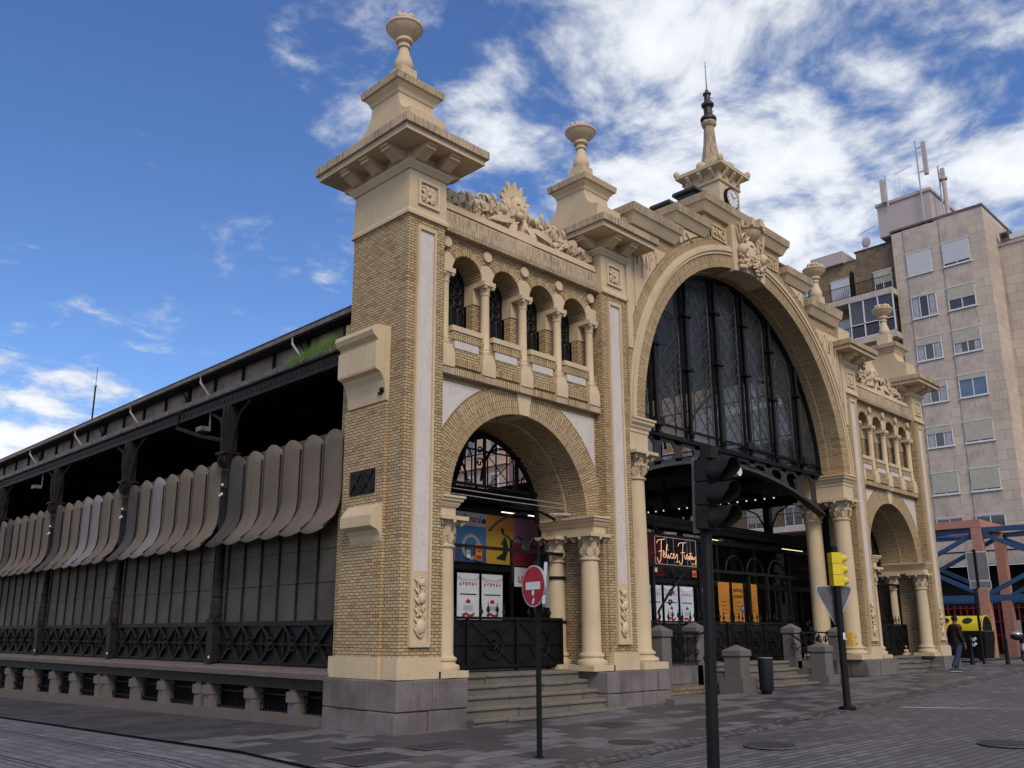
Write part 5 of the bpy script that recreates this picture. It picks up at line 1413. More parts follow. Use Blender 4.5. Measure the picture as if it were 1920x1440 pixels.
# grass in gutter
w = MB(); rn = random.Random(8)
for i in range(1800):
    y = 2.25 + 1.75 * rn.random() ** .9; h = rn.uniform(.16, .40) * (1.15 - .65 * (y - 2.2) / 1.8); x = rn.uniform(.0, .25)
    a = rn.uniform(0, 2 * pi); l = rn.uniform(.02, .09)
    w.face([(x, y - .008, 6.79), (x, y + .008, 6.79), (x + cos(a) * l, y + sin(a) * l, 6.79 + h)])
g = Mat('grass_blade', .7, .2); g.base(g.ramp(g.noise(g.obj(), 12), [(.3, (.07, .16, .02)), (.7, (.19, .30, .05))]))
tag(w.build('gutter_grass', g.m), 'bright green grass growing in the gutter beside the brick corner tower', 'grass', kind='stuff')

# ------------------------------------------------------------------ lights, posters, signs inside the entrance
def tube_light(x, y, z, l, mat, label):
    t = thing('tube_light', label, 'tube light', (x, y, z), 0, 'fluorescent tubes under the entrance beam')
    w = MB(); w.box(-l / 2, -.05, 0, l / 2, .05, .06); w.build('housing', M_iron2, t)
    w = MB(); w.tube([(-l / 2 + .02, 0, -.015), (l / 2 - .02, 0, -.015)], .022, 8); w.build('tube', mat, t, True)
tube_light(5.9, 2.95, 4.24, 1.35, M_tube, 'white lit tube light above the pink banner in the left arch')
tube_light(8.55, 2.95, 4.24, .9, M_tube, 'white lit tube light left of the neon sign')
tube_light(13.9, 2.95, 4.24, .9, M_tubew, 'yellowish tube light just right of the near black traffic light pole')
tube_light(18.9, 2.95, 4.24, 1.4, M_tubew, 'yellowish tube light nearest the great right columns')
for i in range(0): pass
w = MB()
for i in range(26): w.blob((17.25, 2.6 + i * .33, 5.78), .028, 5, 4)
tag(w.build('festoon_lights', M_bulb), 'string of small white bulbs under the hall roof seen through the great arch', 'string lights')
def poster(x, y, z0, w_, h, label):
    t = thing('poster', label, 'poster', (x, y, z0), 0, 'white festive posters on the shopfront')
    p = MB(); p.box(0, 0, 0, w_, .006, h); p.build('sheet', M_paper, t)
    r = MB(); n = 14
    for k in range(2):
        r.tube([(w_ * i / n, -.004, h * (.90 + .03 * k) - .10 * h * sin(pi * i / n) * (1 - .3 * k)) for i in range(n + 1)], .004, 4)
    for i in range(1, 7): r.box(w_ * i / 7 - .018, -.005, h * .76 - .02 * (i % 2), w_ * i / 7 + .018, 0, h * .80)
    r.prism([(w_ * .4, h * .38), (w_ * .6, h * .38), (w_ * .6, h * .43), (w_ * .5, h * .47), (w_ * .4, h * .43)], -.005, 0)
    r.prism([(w_ * .22, h * .15), (w_ * .4, h * .19), (w_ * .6, h * .14), (w_ * .8, h * .19), (w_ * .78, h * .13), (w_ * .6, h * .08), (w_ * .4, h * .13), (w_ * .25, h * .09)], -.005, 0)
    r.build('red_print', M_reds, t)
    b = MB(); b.box(w_ * .12, -.004, h * .55, w_ * .88, 0, h * .575)
    b.build('headline', M_blackp, t)
    g_ = MB()
    for k in range(5): g_.box(w_ * (.28 + .02 * (k % 2)), -.004, h * (.32 - .022 * k), w_ * (.72 - .02 * (k % 2)), 0, h * (.328 - .022 * k))
    g_.build('small_print', M_paper2, t)
for x, lb in ((2.57, 'white poster mostly hidden behind the left column of the left arch'), (3.42, 'white festive poster left of the pair in the left arch'), (4.12, 'white festive poster right of the pair in the left arch'),
              (9.98, 'white poster leftmost of three under the neon sign'), (10.72, 'white poster in the middle of three under the neon sign'), (11.45, 'white poster rightmost of three under the neon sign')):
    poster(x, YP - .03, 1.76, .62, .99, lb)
poster(12.3, YP - .03, 1.76, .35, .99, 'narrow white poster beside the near traffic light pole')
for x, lb in ((13.35, 'orange notice half hidden behind the near traffic light pole'), (14.1, 'orange parking notice with a blue badge in the middle of the orange ones'), (14.9, 'orange notice rightmost in the central entrance')):
    t = thing('notice', lb, 'poster', (x, YP - .03, 1.6), 0, 'orange notices in the central entrance')
    p = MB(); p.box(0, 0, 0, .58, .006, 1.35); p.build('sheet', M_orange, t)
    p = MB(); rn = random.Random(x)
    for k in range(6): p.box(.12, -.004, .25 + k * .11, .12 + rn.uniform(.2, .34), 0, .262 + k * .11)
    p.build('small_print', M_blackp, t)
    if abs(x - 14.1) < .01:
        text('lettering', 'parking', .17, M_blackp, t, (.29, -.006, 1.15), FR, .002); text('lettering', 'gratuito', .16, M_blackp, t, (.29, -.006, .98), FR, .002)
        p = MB(); p.prism([(.48 + .09 * cos(k * pi / 8), .62 + .12 * sin(k * pi / 8)) for k in range(16)], -.02, -.006); p.build('blue_badge', M_pblue, t)
        text('lettering', 'P', .14, M_paper, t, (.48, -.024, .62), FR, .002)
# banner wall (left arch)
t = thing('banner', 'long printed market banner in coloured blocks above the left shopfront', 'banner', (2.5, YP - .06, 2.98))
def bpan(x0, x1, z0, z1, mat, nm='printed_panel'): w = MB(); w.box(x0, 0, z0, x1, .01, z1); return w.build(nm, mat, t)
bpan(0, .82, 0, .45, M_pora); bpan(0, .82, .451, 1.05, M_pred); bpan(.821, 1.72, 0, .28, M_bluep); bpan(.821, 1.72, .281, .76, M_pblue); bpan(.0, 1.72, .761 + .29, .762 + .29, M_paper2) if 0 else None
w = MB(); w.box(.4, -.004, .76, 1.72, .0, 1.05); w.build('title_strip', M_paper2, t)
bpan(1.721, 2.56, 0, .72, M_pyel); bpan(1.721, 2.56, .721, 1.05, M_pora); bpan(2.561, 3.35, 0, .5, M_pred); bpan(2.561, 3.35, .501, 1.05, M_pmag)
text('lettering', 'Mercado Central', .215, M_pred, t, (.93, -.012, .91), FR, .003, 'CENTER', .86)
w = MB(); w.prism([(1.58, .84), (1.70, .84), (1.70, .9), (1.64, .96), (1.58, .9)], -.012, -.004); w.build('house_mark', M_blackp, t)
w = MB(); w.ring(1.27, .32, .2, .27, 0, 2 * pi, -.01, -.002, 24, False); w.build('round_mark', M_paper2, t)
w = MB(); w.prism([(2.0, .12), (2.28, .08), (2.4, .35), (2.3, .6), (2.22, .45), (2.22, .25)], -.01, -.002); w.prism([(2.15, .78), (2.22, .8), (2.28, .62), (2.2, .66)], -.01, -.002); w.build('black_print', M_blackp, t)
w = MB()
for k in range(7): a = R(30 + k * 20); w.bar((2.95, -.006, .45), (2.95 + .3 * cos(a), -.006, .45 + .3 * sin(a)), .05, .006)
w.blob((2.95, -.004, .42), (.14, .006, .14), 10, 5); w.build('white_print', M_paper2, t)
w = MB(); w.box(2.56, -.02, -.46, 2.95, -.01, -.04); w.build('title_strip', M_paper, t); text('lettering', 'LE', .2, M_pred, t, (2.76, -.03, -.3), FR, .003)
t2 = thing('window_display', 'dark red and ochre window display behind the neon sign', 'banner', (8.2, YP - .06, 2.98))
for x0, x1, z0, z1, mt in ((0, 1.0, .5, 1.05, M_dkora), (0, 1.0, 0, .5, M_dkoli), (1.0, 2.5, 0, 1.05, M_dkred), (2.5, 4.2, 0, 1.05, M_dark)):
    w = MB(); w.box(x0, 0, z0, x1 - .002, .01, z1); w.build('printed_panel', mt, t2)
def sticker(x, z, w_, h, label, kind):
    t = thing('notice_sticker', label, 'sign', (x, YP - .12, z))
    w = MB(); w.box(0, 0, 0, w_, .006, h); w.build('plate', M_orange if kind else M_paper, t)
    w = MB(); w.ring(w_ / 2, h * .68, w_ * .28, w_ * .36, 0, 2 * pi, -.006, 0, 20, False); w.bar((w_ * .28, -.004, h * .85), (w_ * .72, -.004, h * .5), .015, .006); w.build('prohibition_mark', M_blackp, t)
    if kind: w = MB(); w.box(w_ * .1, -.005, h * .07, w_ * .9, 0, h * .3); w.build('caption', M_reds, t)
sticker(3.85, 3.02, .19, .36, 'yellow no smoking notice on the left shopfront', 1); sticker(3.6, 3.06, .10, .16, 'small white sticker beside the yellow notice in the left arch', 0)
sticker(11.95, 3.02, .2, .38, 'yellow no smoking notice right of the neon sign', 1); sticker(10.2, 3.08, .13, .2, 'small white sticker below the neon sign', 0)

# neon sign, hand drawn script strokes
t = thing('neon_sign', 'orange script neon sign reading Felices Fiestas in a thin white frame', 'neon sign', (9.22, 1.58, 3.2))
w = MB(); 
for p, q in (((0, 0), (1.8, 0)), ((1.8, 0), (1.8, .68)), ((1.8, .68), (0, .68)), ((0, .68), (0, 0)), ((.5, 0), (.5, .68)), ((.8, 0), (.8, .68)), ((1.4, 0), (1.4, .68)), ((1.55, 0), (1.55, .68))):
    w.bar((p[0], 0, p[1]), (q[0], 0, q[1]), .012 if max(p[0], q[0]) in (1.8, 0) or p[1] != q[1] and p[0] in (0, 1.8) or p[1] == q[1] else .006)
w.build('frame', M_pipe, t)
ST = [[(.05, .50), (.10, .58), (.2, .60), (.32, .61), (.40, .63)], [(.26, .61), (.24, .45), (.22, .25), (.2, .1), (.14, .02), (.07, .06), (.05, .15)], [(.12, .30), (.22, .32), (.32, .33)],
      [(.30, .20), (.36, .24), (.38, .30), (.34, .32), (.30, .25), (.32, .16), (.38, .16), (.42, .22), (.50, .45), (.50, .52), (.46, .45), (.44, .20), (.47, .15), (.51, .18), (.54, .28), (.53, .16), (.57, .15), (.60, .20)],
      [(.54, .36), (.545, .37)], [(.70, .27), (.66, .29), (.62, .24), (.63, .16), (.69, .15), (.74, .2), (.80, .26), (.78, .30), (.74, .25), (.76, .16), (.82, .16), (.86, .22), (.92, .30), (.92, .2), (.94, .1), (.90, .06), (.86, .09)],
      [(.97, .48), (1.02, .57), (1.12, .58), (1.22, .58), (1.32, .60)], [(1.2, .58), (1.17, .40), (1.15, .22), (1.13, .08), (1.06, .02), (1.0, .06), (1.0, .12)], [(1.08, .32), (1.2, .33), (1.26, .34)],
      [(1.24, .28), (1.25, .18), (1.28, .17), (1.32, .22), (1.38, .27), (1.36, .31), (1.32, .25), (1.34, .17), (1.39, .18), (1.44, .28), (1.45, .18), (1.42, .15), (1.48, .18), (1.52, .38), (1.50, .18), (1.55, .17), (1.60, .26), (1.56, .28), (1.56, .18), (1.61, .18), (1.63, .26), (1.63, .18), (1.68, .18), (1.73, .28), (1.75, .18), (1.74, .08), (1.70, .07)], [(1.46, .33), (1.58, .34)]]
w = MB()
def smoothp(p, it=2):
    for _ in range(it):
        q = [p[0]]
        for a, b in zip(p, p[1:]): q += [(a[0] * .75 + b[0] * .25, a[1] * .75 + b[1] * .25), (a[0] * .25 + b[0] * .75, a[1] * .25 + b[1] * .75)]
        p = q + [p[-1]]
    return p
for s in ST: w.tube([(a, -.02, b) for a, b in smoothp(s)], .010, 5)
w.build('script_lettering', M_neon, t, True, 80)

# ------------------------------------------------------------------ street furniture
def pole_sign():
    x, y = -.17, -3.21; z = gz(x, y) + .016
    t = thing('no_entry_sign', 'red round no entry sign on a slim black pole at the kerb', 'road sign', (x, y, z))
    w = MB(); w.tube([(0, 0, 0), (0, 0, 2.52)], .036, 12); w.lathe(0, 0, [(.07, 0), (.07, .015), (.04, .03)], 14); w.build('pole', M_post, t, True, 40)
    a = R(20)   # disc turned
    M_ = Matrix.Translation((0, 0, 2.18)) @ Matrix.Rotation(R(-103), 4, 'Z')
    def disc(r, y0, y1): w = MB(); w.prism([(r * cos(k * pi / 20), r * sin(k * pi / 20)) for k in range(40)], y0, y1); return w.xf(M_)
    w = disc(.275, -.075, -.045); w.build('sign_rim', M_alu, t); d = disc(.262, -.079, -.0755).build('sign_face', M_red, t)
    w = MB(); w.box(-.17, -.082, -.045, .17, -.0795, .055); w.xf(M_).build('white_bar', M_white, d)
    w = MB(); w.blob((0, -.081, -.09), (.03, .003, .04), 8, 5); w.leaf((-.01, -.082, -.24), (.03, -.082, -.15), .04, 0, (0, -1, 0), th=.001); w.xf(M_).build('sticker', M_paper, d)
    M2 = Matrix.Translation((.075, -.055, 2.22)) @ Matrix.Rotation(R(-103 + 32), 4, 'Z')
    w = MB(); tri = [(-.30, -.26), (-.27, -.30), (.27, -.30), (.30, -.26), (.03, .30), (-.03, .30)]
    w.prism(tri, .01, .05); w.xf(Matrix.Translation((.07, -.05, 2.2)) @ Matrix.Rotation(R(-145), 4, 'Z')).build('side_sign', M_alu, t)
pole_sign()

def signal(M_case, n, hz, hood, mats, backp=True):
    pass
def traffic_light():
    x, y = -1.28, -6.5; z = gz(x, y) + .0
    t = thing('traffic_light', 'tall black traffic light on a thick black pole in the foreground', 'traffic light', (x, y, z), 0)
    w = MB(); w.lathe(0, 0, [(.10, 0), (.10, .04), (.062, .06), (.055, 2.6), (.045, 2.62), (.045, 3.45), (.04, 3.46), (0, 3.46)], 16); w.build('pole', M_post, t, True, 40)
    fz = R(-92)      # heads face away, to the right
    M_ = Matrix.Translation((.0, 0, 0)) @ Matrix.Rotation(fz, 4, 'Z')
    w = MB(); w.box(-.03, .06, 2.66, .11, .09, 3.62) if 0 else None
    w.box(-.085, .03, 2.58, -.075, .10, 3.36); w.build('side_plate', M_gut, t)
    for k in range(3):
        zc = 3.21 - k * .24
        w = MB(); w.loft([(-.03, -.115, .08, .115, zc - .118), (-.04, -.125, .09, .125, zc - .105), (-.04, -.125, .09, .125, zc + .105), (-.03, -.115, .08, .115, zc + .118)])
        hd = w.xf(M_).build('signal_head', M_iron2, t)
        w = MB(); n = 18; rr = .118
        for i in range(n):
            a, b = R(-50) + R(280) * i / n, R(-50) + R(280) * (i + 1) / n
            def q(a, r, l): return (.09 + l, r * cos(a), zc + r * sin(a))
            la, lb = [.26 if sin(q_) > .1 else .26 - .14 * (.1 - sin(q_)) for q_ in (a, b)]
            w.face([q(a, rr, 0), q(b, rr, 0), q(b, rr * 1.02, lb), q(a, rr * 1.02, la)]); w.face([q(b, rr * .96, 0), q(a, rr * .96, 0), q(a, rr * .98, la), q(b, rr * .98, lb)])
            w.face([q(a, rr * 1.02, la), q(b, rr * 1.02, lb), q(b, rr * .98, lb), q(a, rr * .98, la)])
        w.xf(M_).build('hood', M_iron2, hd, True, 50)
        w = MB(); w.blob((.10, 0, zc), (.04, .1, .1), 14, 8); w.xf(M_).build('lens', M_blackp, hd, True)
    w = MB(); w.box(-.0, -.07, 3.34, .13, .07, 3.47); w.xf(M_).build('bracket_box', M_iron2, t)
    w = MB(); w.tube([(.16, .06, 3.22), (.30, .06, 3.215)], .045, 10); w.xf(Matrix.Translation((.16, .02, 0)) @ M_).build('white_label_tube', M_paper, t, True)  # plain white label piece beside the signal heads
    t.rotation_euler = (.017, .0175, 0)
traffic_light()
def yellow_light():
    x, y = 8.25, -3.44; z = gz(x, y) + .016
    t = thing('traffic_light', 'bright yellow traffic light on a leaning black pole by the great right columns', 'traffic light', (x, y, z), 0)
    w = MB(); w.lathe(0, 0, [(.16, 0), (.16, .05), (.08, .06), (.07, .1), (.068, 3.1)], 14); w.build('pole', M_post, t, True, 40)
    M_ = Matrix.Rotation(R(-40), 4, 'Z')
    w = MB()
    for k in range(3):
        zc = 2.33 + k * .22 + .1
        w.loft([(-.09, -.09, .1, .09, zc - .109), (-.10, -.10, .11, .10, zc - .1), (-.10, -.10, .11, .10, zc + .1), (-.09, -.09, .1, .09, zc + .109)])
    hd = w.xf(M_).build('signal_housing', M_yel, t)
    for k in range(3):
        zc = 2.33 + k * .22 + .1; w = MB(); w.blob((.10, 0, zc), (.17, .088, .09), 14, 10)
        w.xf(M_).build('hood', M_yel, hd, True, 50)
    w = MB(); s = .36
    tri = [(-s * .97, .42), (-s, .36), (-.03, -.32), (.03, -.32), (s, .36), (s * .97, .42), (s * .9, .44), (-s * .9, .44)]
    M3 = Matrix.Translation((0.03, .09, 1.90)) @ Matrix.Rotation(R(-46), 4, 'Z')
    w.prism(tri, -.008, .008); w.xf(M3).build('yield_sign_rim', M_alu, t)
    w = MB(); w.prism([(a * .93, .01 + b * .93) for a, b in tri], -.012, -.009); w.xf(M3).build('yield_sign_back', M_signb, t)
    w = MB(); w.bar((.12, -.1, 1.30), (.0, 0, 1.30), .03); 
    for k in range(2): w.box(.08, -.18, 1.17 + k * .135, .22, -.06, 1.295 + k * .135)
    pl = w.build('pedestrian_signal', M_ydk, t)
    w = MB()
    for k in range(2): w.tube([(.22, -.12, 1.232 + k * .135), (.31, -.12, 1.238 + k * .135)], .055, 12, cap=False)
    w.build('pedestrian_hood', M_ydk, pl, True, 50)
    w = MB(); w.box(-.07, -.073, 1.3, .02, -.068, 1.43); w.build('white_sticker', M_paper, t)
    t.rotation_euler = (R(0), R(0), 0)
yellow_light()
# street-name / direction board seen from behind
t = thing('direction_board', 'grey back of a rectangular traffic board on a bent black post beyond the facade', 'road sign', (26.6, -.1, gz(26.6, 0) + .02))
w = MB(); w.tube([(0, 0, 0), (0, 0, 2.5), (.05, 0, 2.62), (.12, -.1, 2.72), (.12, -.1, 4.1)], .045, 8); w.build('post', M_post, t, True)
M_ = Matrix.Translation((.18, -.14, 0)) @ Matrix.Rotation(R(-58), 4, 'Z')
w = MB(); w.box(-.36, 0, 2.97, .36, .03, 4.02); w.box(-.34, 0, 2.68, .38, .03, 2.95); w.xf(M_).build('board_rim', M_alu, t)
w = MB(); w.box(-.335, -.012, 2.995, .335, -.001, 3.995); w.box(-.315, -.012, 2.70, .355, -.001, 2.93); w.xf(M_).build('board_back', M_signb, t)
# bin
bx, by = 10.1, -.72
t = thing('litter_bin', 'dark cylindrical litter bin standing by the stone post of the central steps', 'litter bin', (bx, by, gz(bx, by) + .016))
w = MB(); w.lathe(0, 0, [(0, .06), (.145, .06), (.155, .1), (.17, .78), (.165, .8), (.155, .78), (.14, .3), (0, .3)], 18); w.build('body', M_bin, t, True, 40)
w = MB(); w.lathe(0, 0, [(.12, 0), (.12, .06), (0, .06)], 14); w.build('base', M_iron, t); w = MB(); w.lathe(0, 0, [(.168, .785), (.175, .79), (.175, .805), (.16, .805)], 18); w.build('rim', M_alu, t)
# bollards
def bollard(x, y, label):
    t = thing('bollard', label, 'bollard', (x, y, gz(x, y) + .016), 0, 'black bollards at the street corner')
    w = MB(); w.lathe(0, 0, [(.09, 0), (.09, .05), (.075, .08), (.06, .8), (.075, .83), (.075, .87), (.05, .9), (.06, .95), (.0, 1.0)], 12); w.build('shaft', M_post, t, True, 40)
bollard(26.2, .15, 'black bollard in front of the recycling container'); bollard(27.4, -.65, 'black bollard right of the recycling container near the scooter')
# recycling container
cz = gz(30.5, 1)
t = thing('recycling_container', 'black recycling container with a spotted yellow barrel lid', 'recycling container', (30.5, 1.0, cz + .02))
w = MB(); w.loft([(.1, .08, 1.1, 2.0, .12), (0, 0, 1.2, 2.1, .9), (0, 0, 1.2, 2.1, 1.18)])
for yy_ in (.25, 1.8): w.box(.15, yy_, 0, .3, yy_ + .1, .14)
w.build('body', M_iron, t)
w = MB(); pr = [(1.2, 1.2)] + [(.6 - .62 * cos(a), 1.2 + .56 * sin(a)) for a in [pi - k * pi / 12 for k in range(13)]][0:] 
pr = [(.6 + .62 * cos(k * pi / 14), 1.2 + .60 * sin(k * pi / 14)) for k in range(15)]
w.prism(pr, .12, 2.08); w.build('lid', M_yel, t, True, 50)
w = MB(); w.prism([(.6 + .60 * cos(k * pi / 14), 1.2 + .56 * sin(k * pi / 14)) for k in range(15)], .05, .118); w.build('lid_end', M_iron, t)
w = MB(); w.tube([(.6 + .63 * cos(k * pi / 14), .06, 1.2 + .61 * sin(k * pi / 14)) for k in range(15)], .025, 5); w.build('lid_edge', M_yel, t, True)
w = MB()
for yy_ in (.62, 1.5):
    a0 = pi - .72; c = Vector((.6 + .625 * cos(a0), yy_, 1.2 + .605 * sin(a0))); n_ = Vector((cos(a0), 0, sin(a0))); u_ = Vector((-sin(a0), 0, cos(a0)))
    w.face([tuple(c + n_ * .012 + u_ * .15 * sin(k * pi / 8) + Vector((0, .19 * cos(k * pi / 8), 0))) for k in range(16)])
    w.face([tuple(c - n_ * .03 + u_ * .15 * sin(k * pi / 8) + Vector((0, .19 * cos(k * pi / 8), 0))) for k in range(16)][::-1])
w.build('lid_opening', M_blackp, t)
for k, mt in enumerate((M_paper, M_paper)):
    w = MB(); z = .62 + k * .2
    for s in (-1, 1): w.bar((-.03, .45, z), (-.03, .45 + s * .13, z + .1), .02, .1, upv=(0, 0, 1))
    w.build('chevron_mark', mt, t)
w = MB(); w.bar((-.02, .45, .83), (-.02, .32, .93), .02, .06); w.bar((-.02, .45, .83), (-.02, .58, .93), .02, .06); w.build('red_chevron', M_reds, t)

# scooter at the right edge
t = thing('motor_scooter', 'parked grey and black scooter cut off by the right edge of the photo', 'scooter', (29.6, -1.3, gz(29.6, -1.3) + .016), R(-50))
def wheel(x): 
    w = MB(); w.tube([(x + .24 * cos(k * pi / 12), 0, .28 + .24 * sin(k * pi / 12)) for k in range(25)], .05, 8, cap=False); o = w.build('tyre', M_blackp, t, True); w = MB(); w.tube([(x, -.04, .28), (x, .04, .28)], .14, 14); w.build('rim', M_alu, o)
wheel(-.6); wheel(.65)
w = MB(); w.loft([(-.75, -.13, -.05, .13, .35), (-.85, -.17, .1, .17, .55), (-.8, -.15, .05, .15, .74)]); w.blob((.05, 0, .42), (.3, .16, .12), 10, 6); w.blob((.48, 0, .7), (.13, .2, .36), 10, 8); w.build('body', M_alu, t, True, 30)
w = MB(); w.blob((-.35, 0, .80), (.42, .15, .08), 12, 6); w.build('seat', M_blackp, t, True)
w = MB(); w.blob((-.92, 0, 1.0), (.24, .2, .15), 12, 8); tb = w.build('top_box', M_blackp, t, True); w = MB(); w.blob((-.92, 0, 1.08), (.22, .19, .1), 12, 8); w.build('top_box_lid', M_alu, tb, True)
w = MB(); w.tube([(.65, 0, .28), (.5, 0, 1.05)], .04, 8); w.tube([(.42, -.32, 1.08), (.5, 0, 1.05), (.42, .32, 1.08)], .02, 6); w.build('handlebar', M_iron, t, True)

# ------------------------------------------------------------------ person walking away
def person():
    x, y = 20.9, -1.2
    t = thing('person', 'person in dark brown jacket and blue jeans walking away at the right end', 'person', (x, y, gz(x, y) + .02), R(-32))
    def skin(name, verts, edges, radii, mat, parent, root=0, sub=2):
        me = bpy.data.meshes.new(name); me.from_pydata(verts, edges, []); o = bpy.data.objects.new(name, me); COL.objects.link(o); o.parent = parent
        md = o.modifiers.new('s', 'SKIN'); md.use_smooth_shade = True
        for i, r in enumerate(radii): me.skin_vertices[0].data[i].radius = r if isinstance(r, tuple) else (r, r)
        me.skin_vertices[0].data[root].use_root = True
        o.modifiers.new('sub', 'SUBSURF').levels = sub; o.modifiers['sub'].render_levels = sub
        me.materials.append(mat); return o
    M_skin = plain('skin', (.16, .085, .055), .6, .3); M_jack = plain('brown_jacket', (.028, .018, .014), .85, .15, 0, .3, 14, .01); M_jean = plain('blue_jeans', (.035, .05, .085), .9, .1, 0, .3, 20); M_hair = plain('black_hair', (.012, .01, .009), .8, .2)
    # local frame: walks toward +x ; legs mid-stride
    V = [(0, 0, .86), (0, 0, 1.02), (0, 0, 1.25), (.01, 0, 1.39), (.02, 0, 1.46), (.03, 0, 1.53), (.035, 0, 1.60),
         (0, .10, .82), (.09, .11, .46), (-.02, .12, .08), (.14, .12, .03),
         (0, -.10, .82), (-.10, -.11, .46), (-.33, -.12, .11), (-.22, -.12, .02),
         (0, .19, 1.36), (-.05, .24, 1.08), (.03, .24, .84), (.06, .235, .77), (0, -.19, 1.36), (-.02, -.24, 1.08), (.08, -.25, .86), (.11, -.245, .79)]
    E_ = [(0, 1), (1, 2), (2, 3), (3, 4), (4, 5), (5, 6), (0, 7), (7, 8), (8, 9), (9, 10), (0, 11), (11, 12), (12, 13), (13, 14), (3, 15), (15, 16), (16, 17), (17, 18), (3, 19), (19, 20), (20, 21), (21, 22)]
    Rr = [.12, .12, .13, .08, .05, .075, .085, .085, .06, .04, .03, .085, .06, .04, .03, .065, .048, .034, .03, .065, .048, .034, .03]
    skin('body', V, E_, Rr, M_skin, t)
    skin('jacket', [(0, 0, .80), (0, 0, 1.02), (0, 0, 1.25), (.01, 0, 1.37), (.015, 0, 1.43), (0, .19, 1.355), (-.05, .245, 1.08), (.03, .245, .85), (0, -.19, 1.355), (-.02, -.245, 1.08), (.08, -.255, .87)],
         [(0, 1), (1, 2), (2, 3), (3, 4), (3, 5), (5, 6), (6, 7), (3, 8), (8, 9), (9, 10)], [(.17, .21), (.16, .20), (.155, .20), (.12, .15), .075, .085, .07, .055, .085, .07, .055], M_jack, t, 1)
    skin('trousers', [(0, 0, .88), (0, .10, .80), (.09, .11, .46), (-.01, .12, .09), (0, -.10, .80), (-.10, -.11, .46), (-.31, -.12, .13)], [(0, 1), (1, 2), (2, 3), (0, 4), (4, 5), (5, 6)], [.15, .105, .085, .07, .105, .085, .07], M_jean, t)
    w = MB(); w.blob((.025, 0, 1.60), (.1, .085, .1), 14, 10); w.build('hair', M_hair, t, True)
    w = MB(); w.blob((.125, 0, 1.555), (.02, .015, .03), 8, 6)
    for s in (-1, 1): w.blob((.04, s * .085, 1.555), (.018, .012, .03), 8, 6)
    w.build('face_details', M_skin, t, True)
    for s, c in ((1, (.05, .12, .045)), (-1, (-.30, -.12, .06))):
        w = MB(); w.blob(c, (.14, .052, .05), 12, 8); sh = w.build('shoe', M_blackp, t, True); w = MB(); w.blob((c[0], c[1], c[2] - .03), (.145, .055, .018), 12, 6); w.build('sole', M_white, sh, True)
    for s, hx, hz in ((1, .07, .74), (-1, .12, .76)):
        w = MB(); y_ = s * .24
        w.blob((hx, y_, hz), (.03, .02, .045), 10, 7)
        for k, l in enumerate((.05, .06, .055, .045)): w.tube([(hx - .024 + k * .016, y_, hz - .03), (hx - .02 + k * .016, y_ - s * .01, hz - .03 - l * .6), (hx - .012 + k * .016, y_ - s * .02, hz - .03 - l)], [.009, .008, .006], 6)
        w.tube([(hx + .02, y_, hz + .015), (hx + .045, y_ - s * .01, hz - .02)], [.011, .008], 6); w.build('hand', M_skin, t, True)
person()

# ------------------------------------------------------------------ steel walkway (pink portals, blue bracing)
t = thing('steel_walkway', 'elevated steel frame with pink posts and blue cross bracing', 'steel frame')
def wb(name, m, mat): return m.build(name, mat, t)
zt, zb = 6.75, 3.25; ysP = [3.75, -2.6, 10.1, -8.9, 16.4]
for xp in (40.0, 43.4):
    for yp in ysP:
        w = MB(); w.box(xp - .23, yp - .23, .2, xp + .23, yp + .23, zt + .0); w.build('post', M_rustp, t)
w = MB()
for yp in ysP: w.box(39.77, yp - .24, zt + .002, 43.63, yp + .24, zt + .40)
w.split('portal_beam', M_rustp, t)
w = MB(); w.box(39.76, 3.5, zt + .02, 40.24, 10.3, zt + .41); w.box(43.16, 3.5, zt + .02, 43.64, 10.3, zt + .41); w.split('edge_beam', M_rustp, t)
for xp in (40.0, 43.4):
    w = MB()
    w.bar((xp, -8.9, zt - .12), (xp, 16.4, zt - .12), .2, .24); w.bar((xp, -8.9, zb), (xp, 16.4, zb), .24, .3); w.build('chord', M_bluep, t)
    sy = sorted(ysP)
    for a, b in zip(sy, sy[1:]):
        w = MB(); w.bar((xp, a, zb + .1), (xp, b, zt - .2), .16, .2); w.bar((xp + .02, a, zt - .2), (xp + .02, b, zb + .1), .16, .2); w.build('brace', M_bluep, t)
w = MB()
sy = sorted(ysP)
for a, b in zip(sy, sy[1:]): w.bar((40, a, zt - .1), (43.4, b, zt - .1), .12, .12); w.bar((43.4, a, zt - .12), (40, b, zt - .12), .12, .12)
w.build('top_bracing', M_bluep, t)

# ------------------------------------------------------------------ apartment block
AP = thing('apartment_block', 'tall beige and brown brick apartment block with roller shutters behind the market', 'apartment building')
XA = 50.0
w = MB(); w.box(XA, 4.16, 7.6, 62, 9.95, 28.4); w.build('stone_wall', M_apt, AP)
w = MB(); w.box(XA + .45, 9.95, 7.6, 62, 24.5, 27.4); w.build('brick_wall', M_brb, AP)
w = MB(); w.box(XA + .44, 9.96, 24.3, XA + .5, 12.7, 27.9); w.box(XA + .7, 9.95, 27.4, 61, 12.7, 27.95); w.build('dark_brick_wall', M_brd, AP)
w = MB(); w.box(52.5, -12, 2, 66, 4.15, 26.3); w.build('side_wing', M_apt, AP)
w = MB(); w.box(52.4, -12, 26.3, 66, 4.2, 26.55); w.box(54, -12, 26.5, 66, 2.5, 28.2); w.build('wing_parapet', M_penth, AP)
w = MB(); w.box(XA - .06, 4.1, 28.4, 62, 10.0, 28.55); w.box(XA + .4, 9.95, 27.95, 61, 12.8, 28.05); w.box(XA + .4, 12.7, 27.4, 61, 24.5, 27.5); w.build('roof_coping', M_gut, AP)
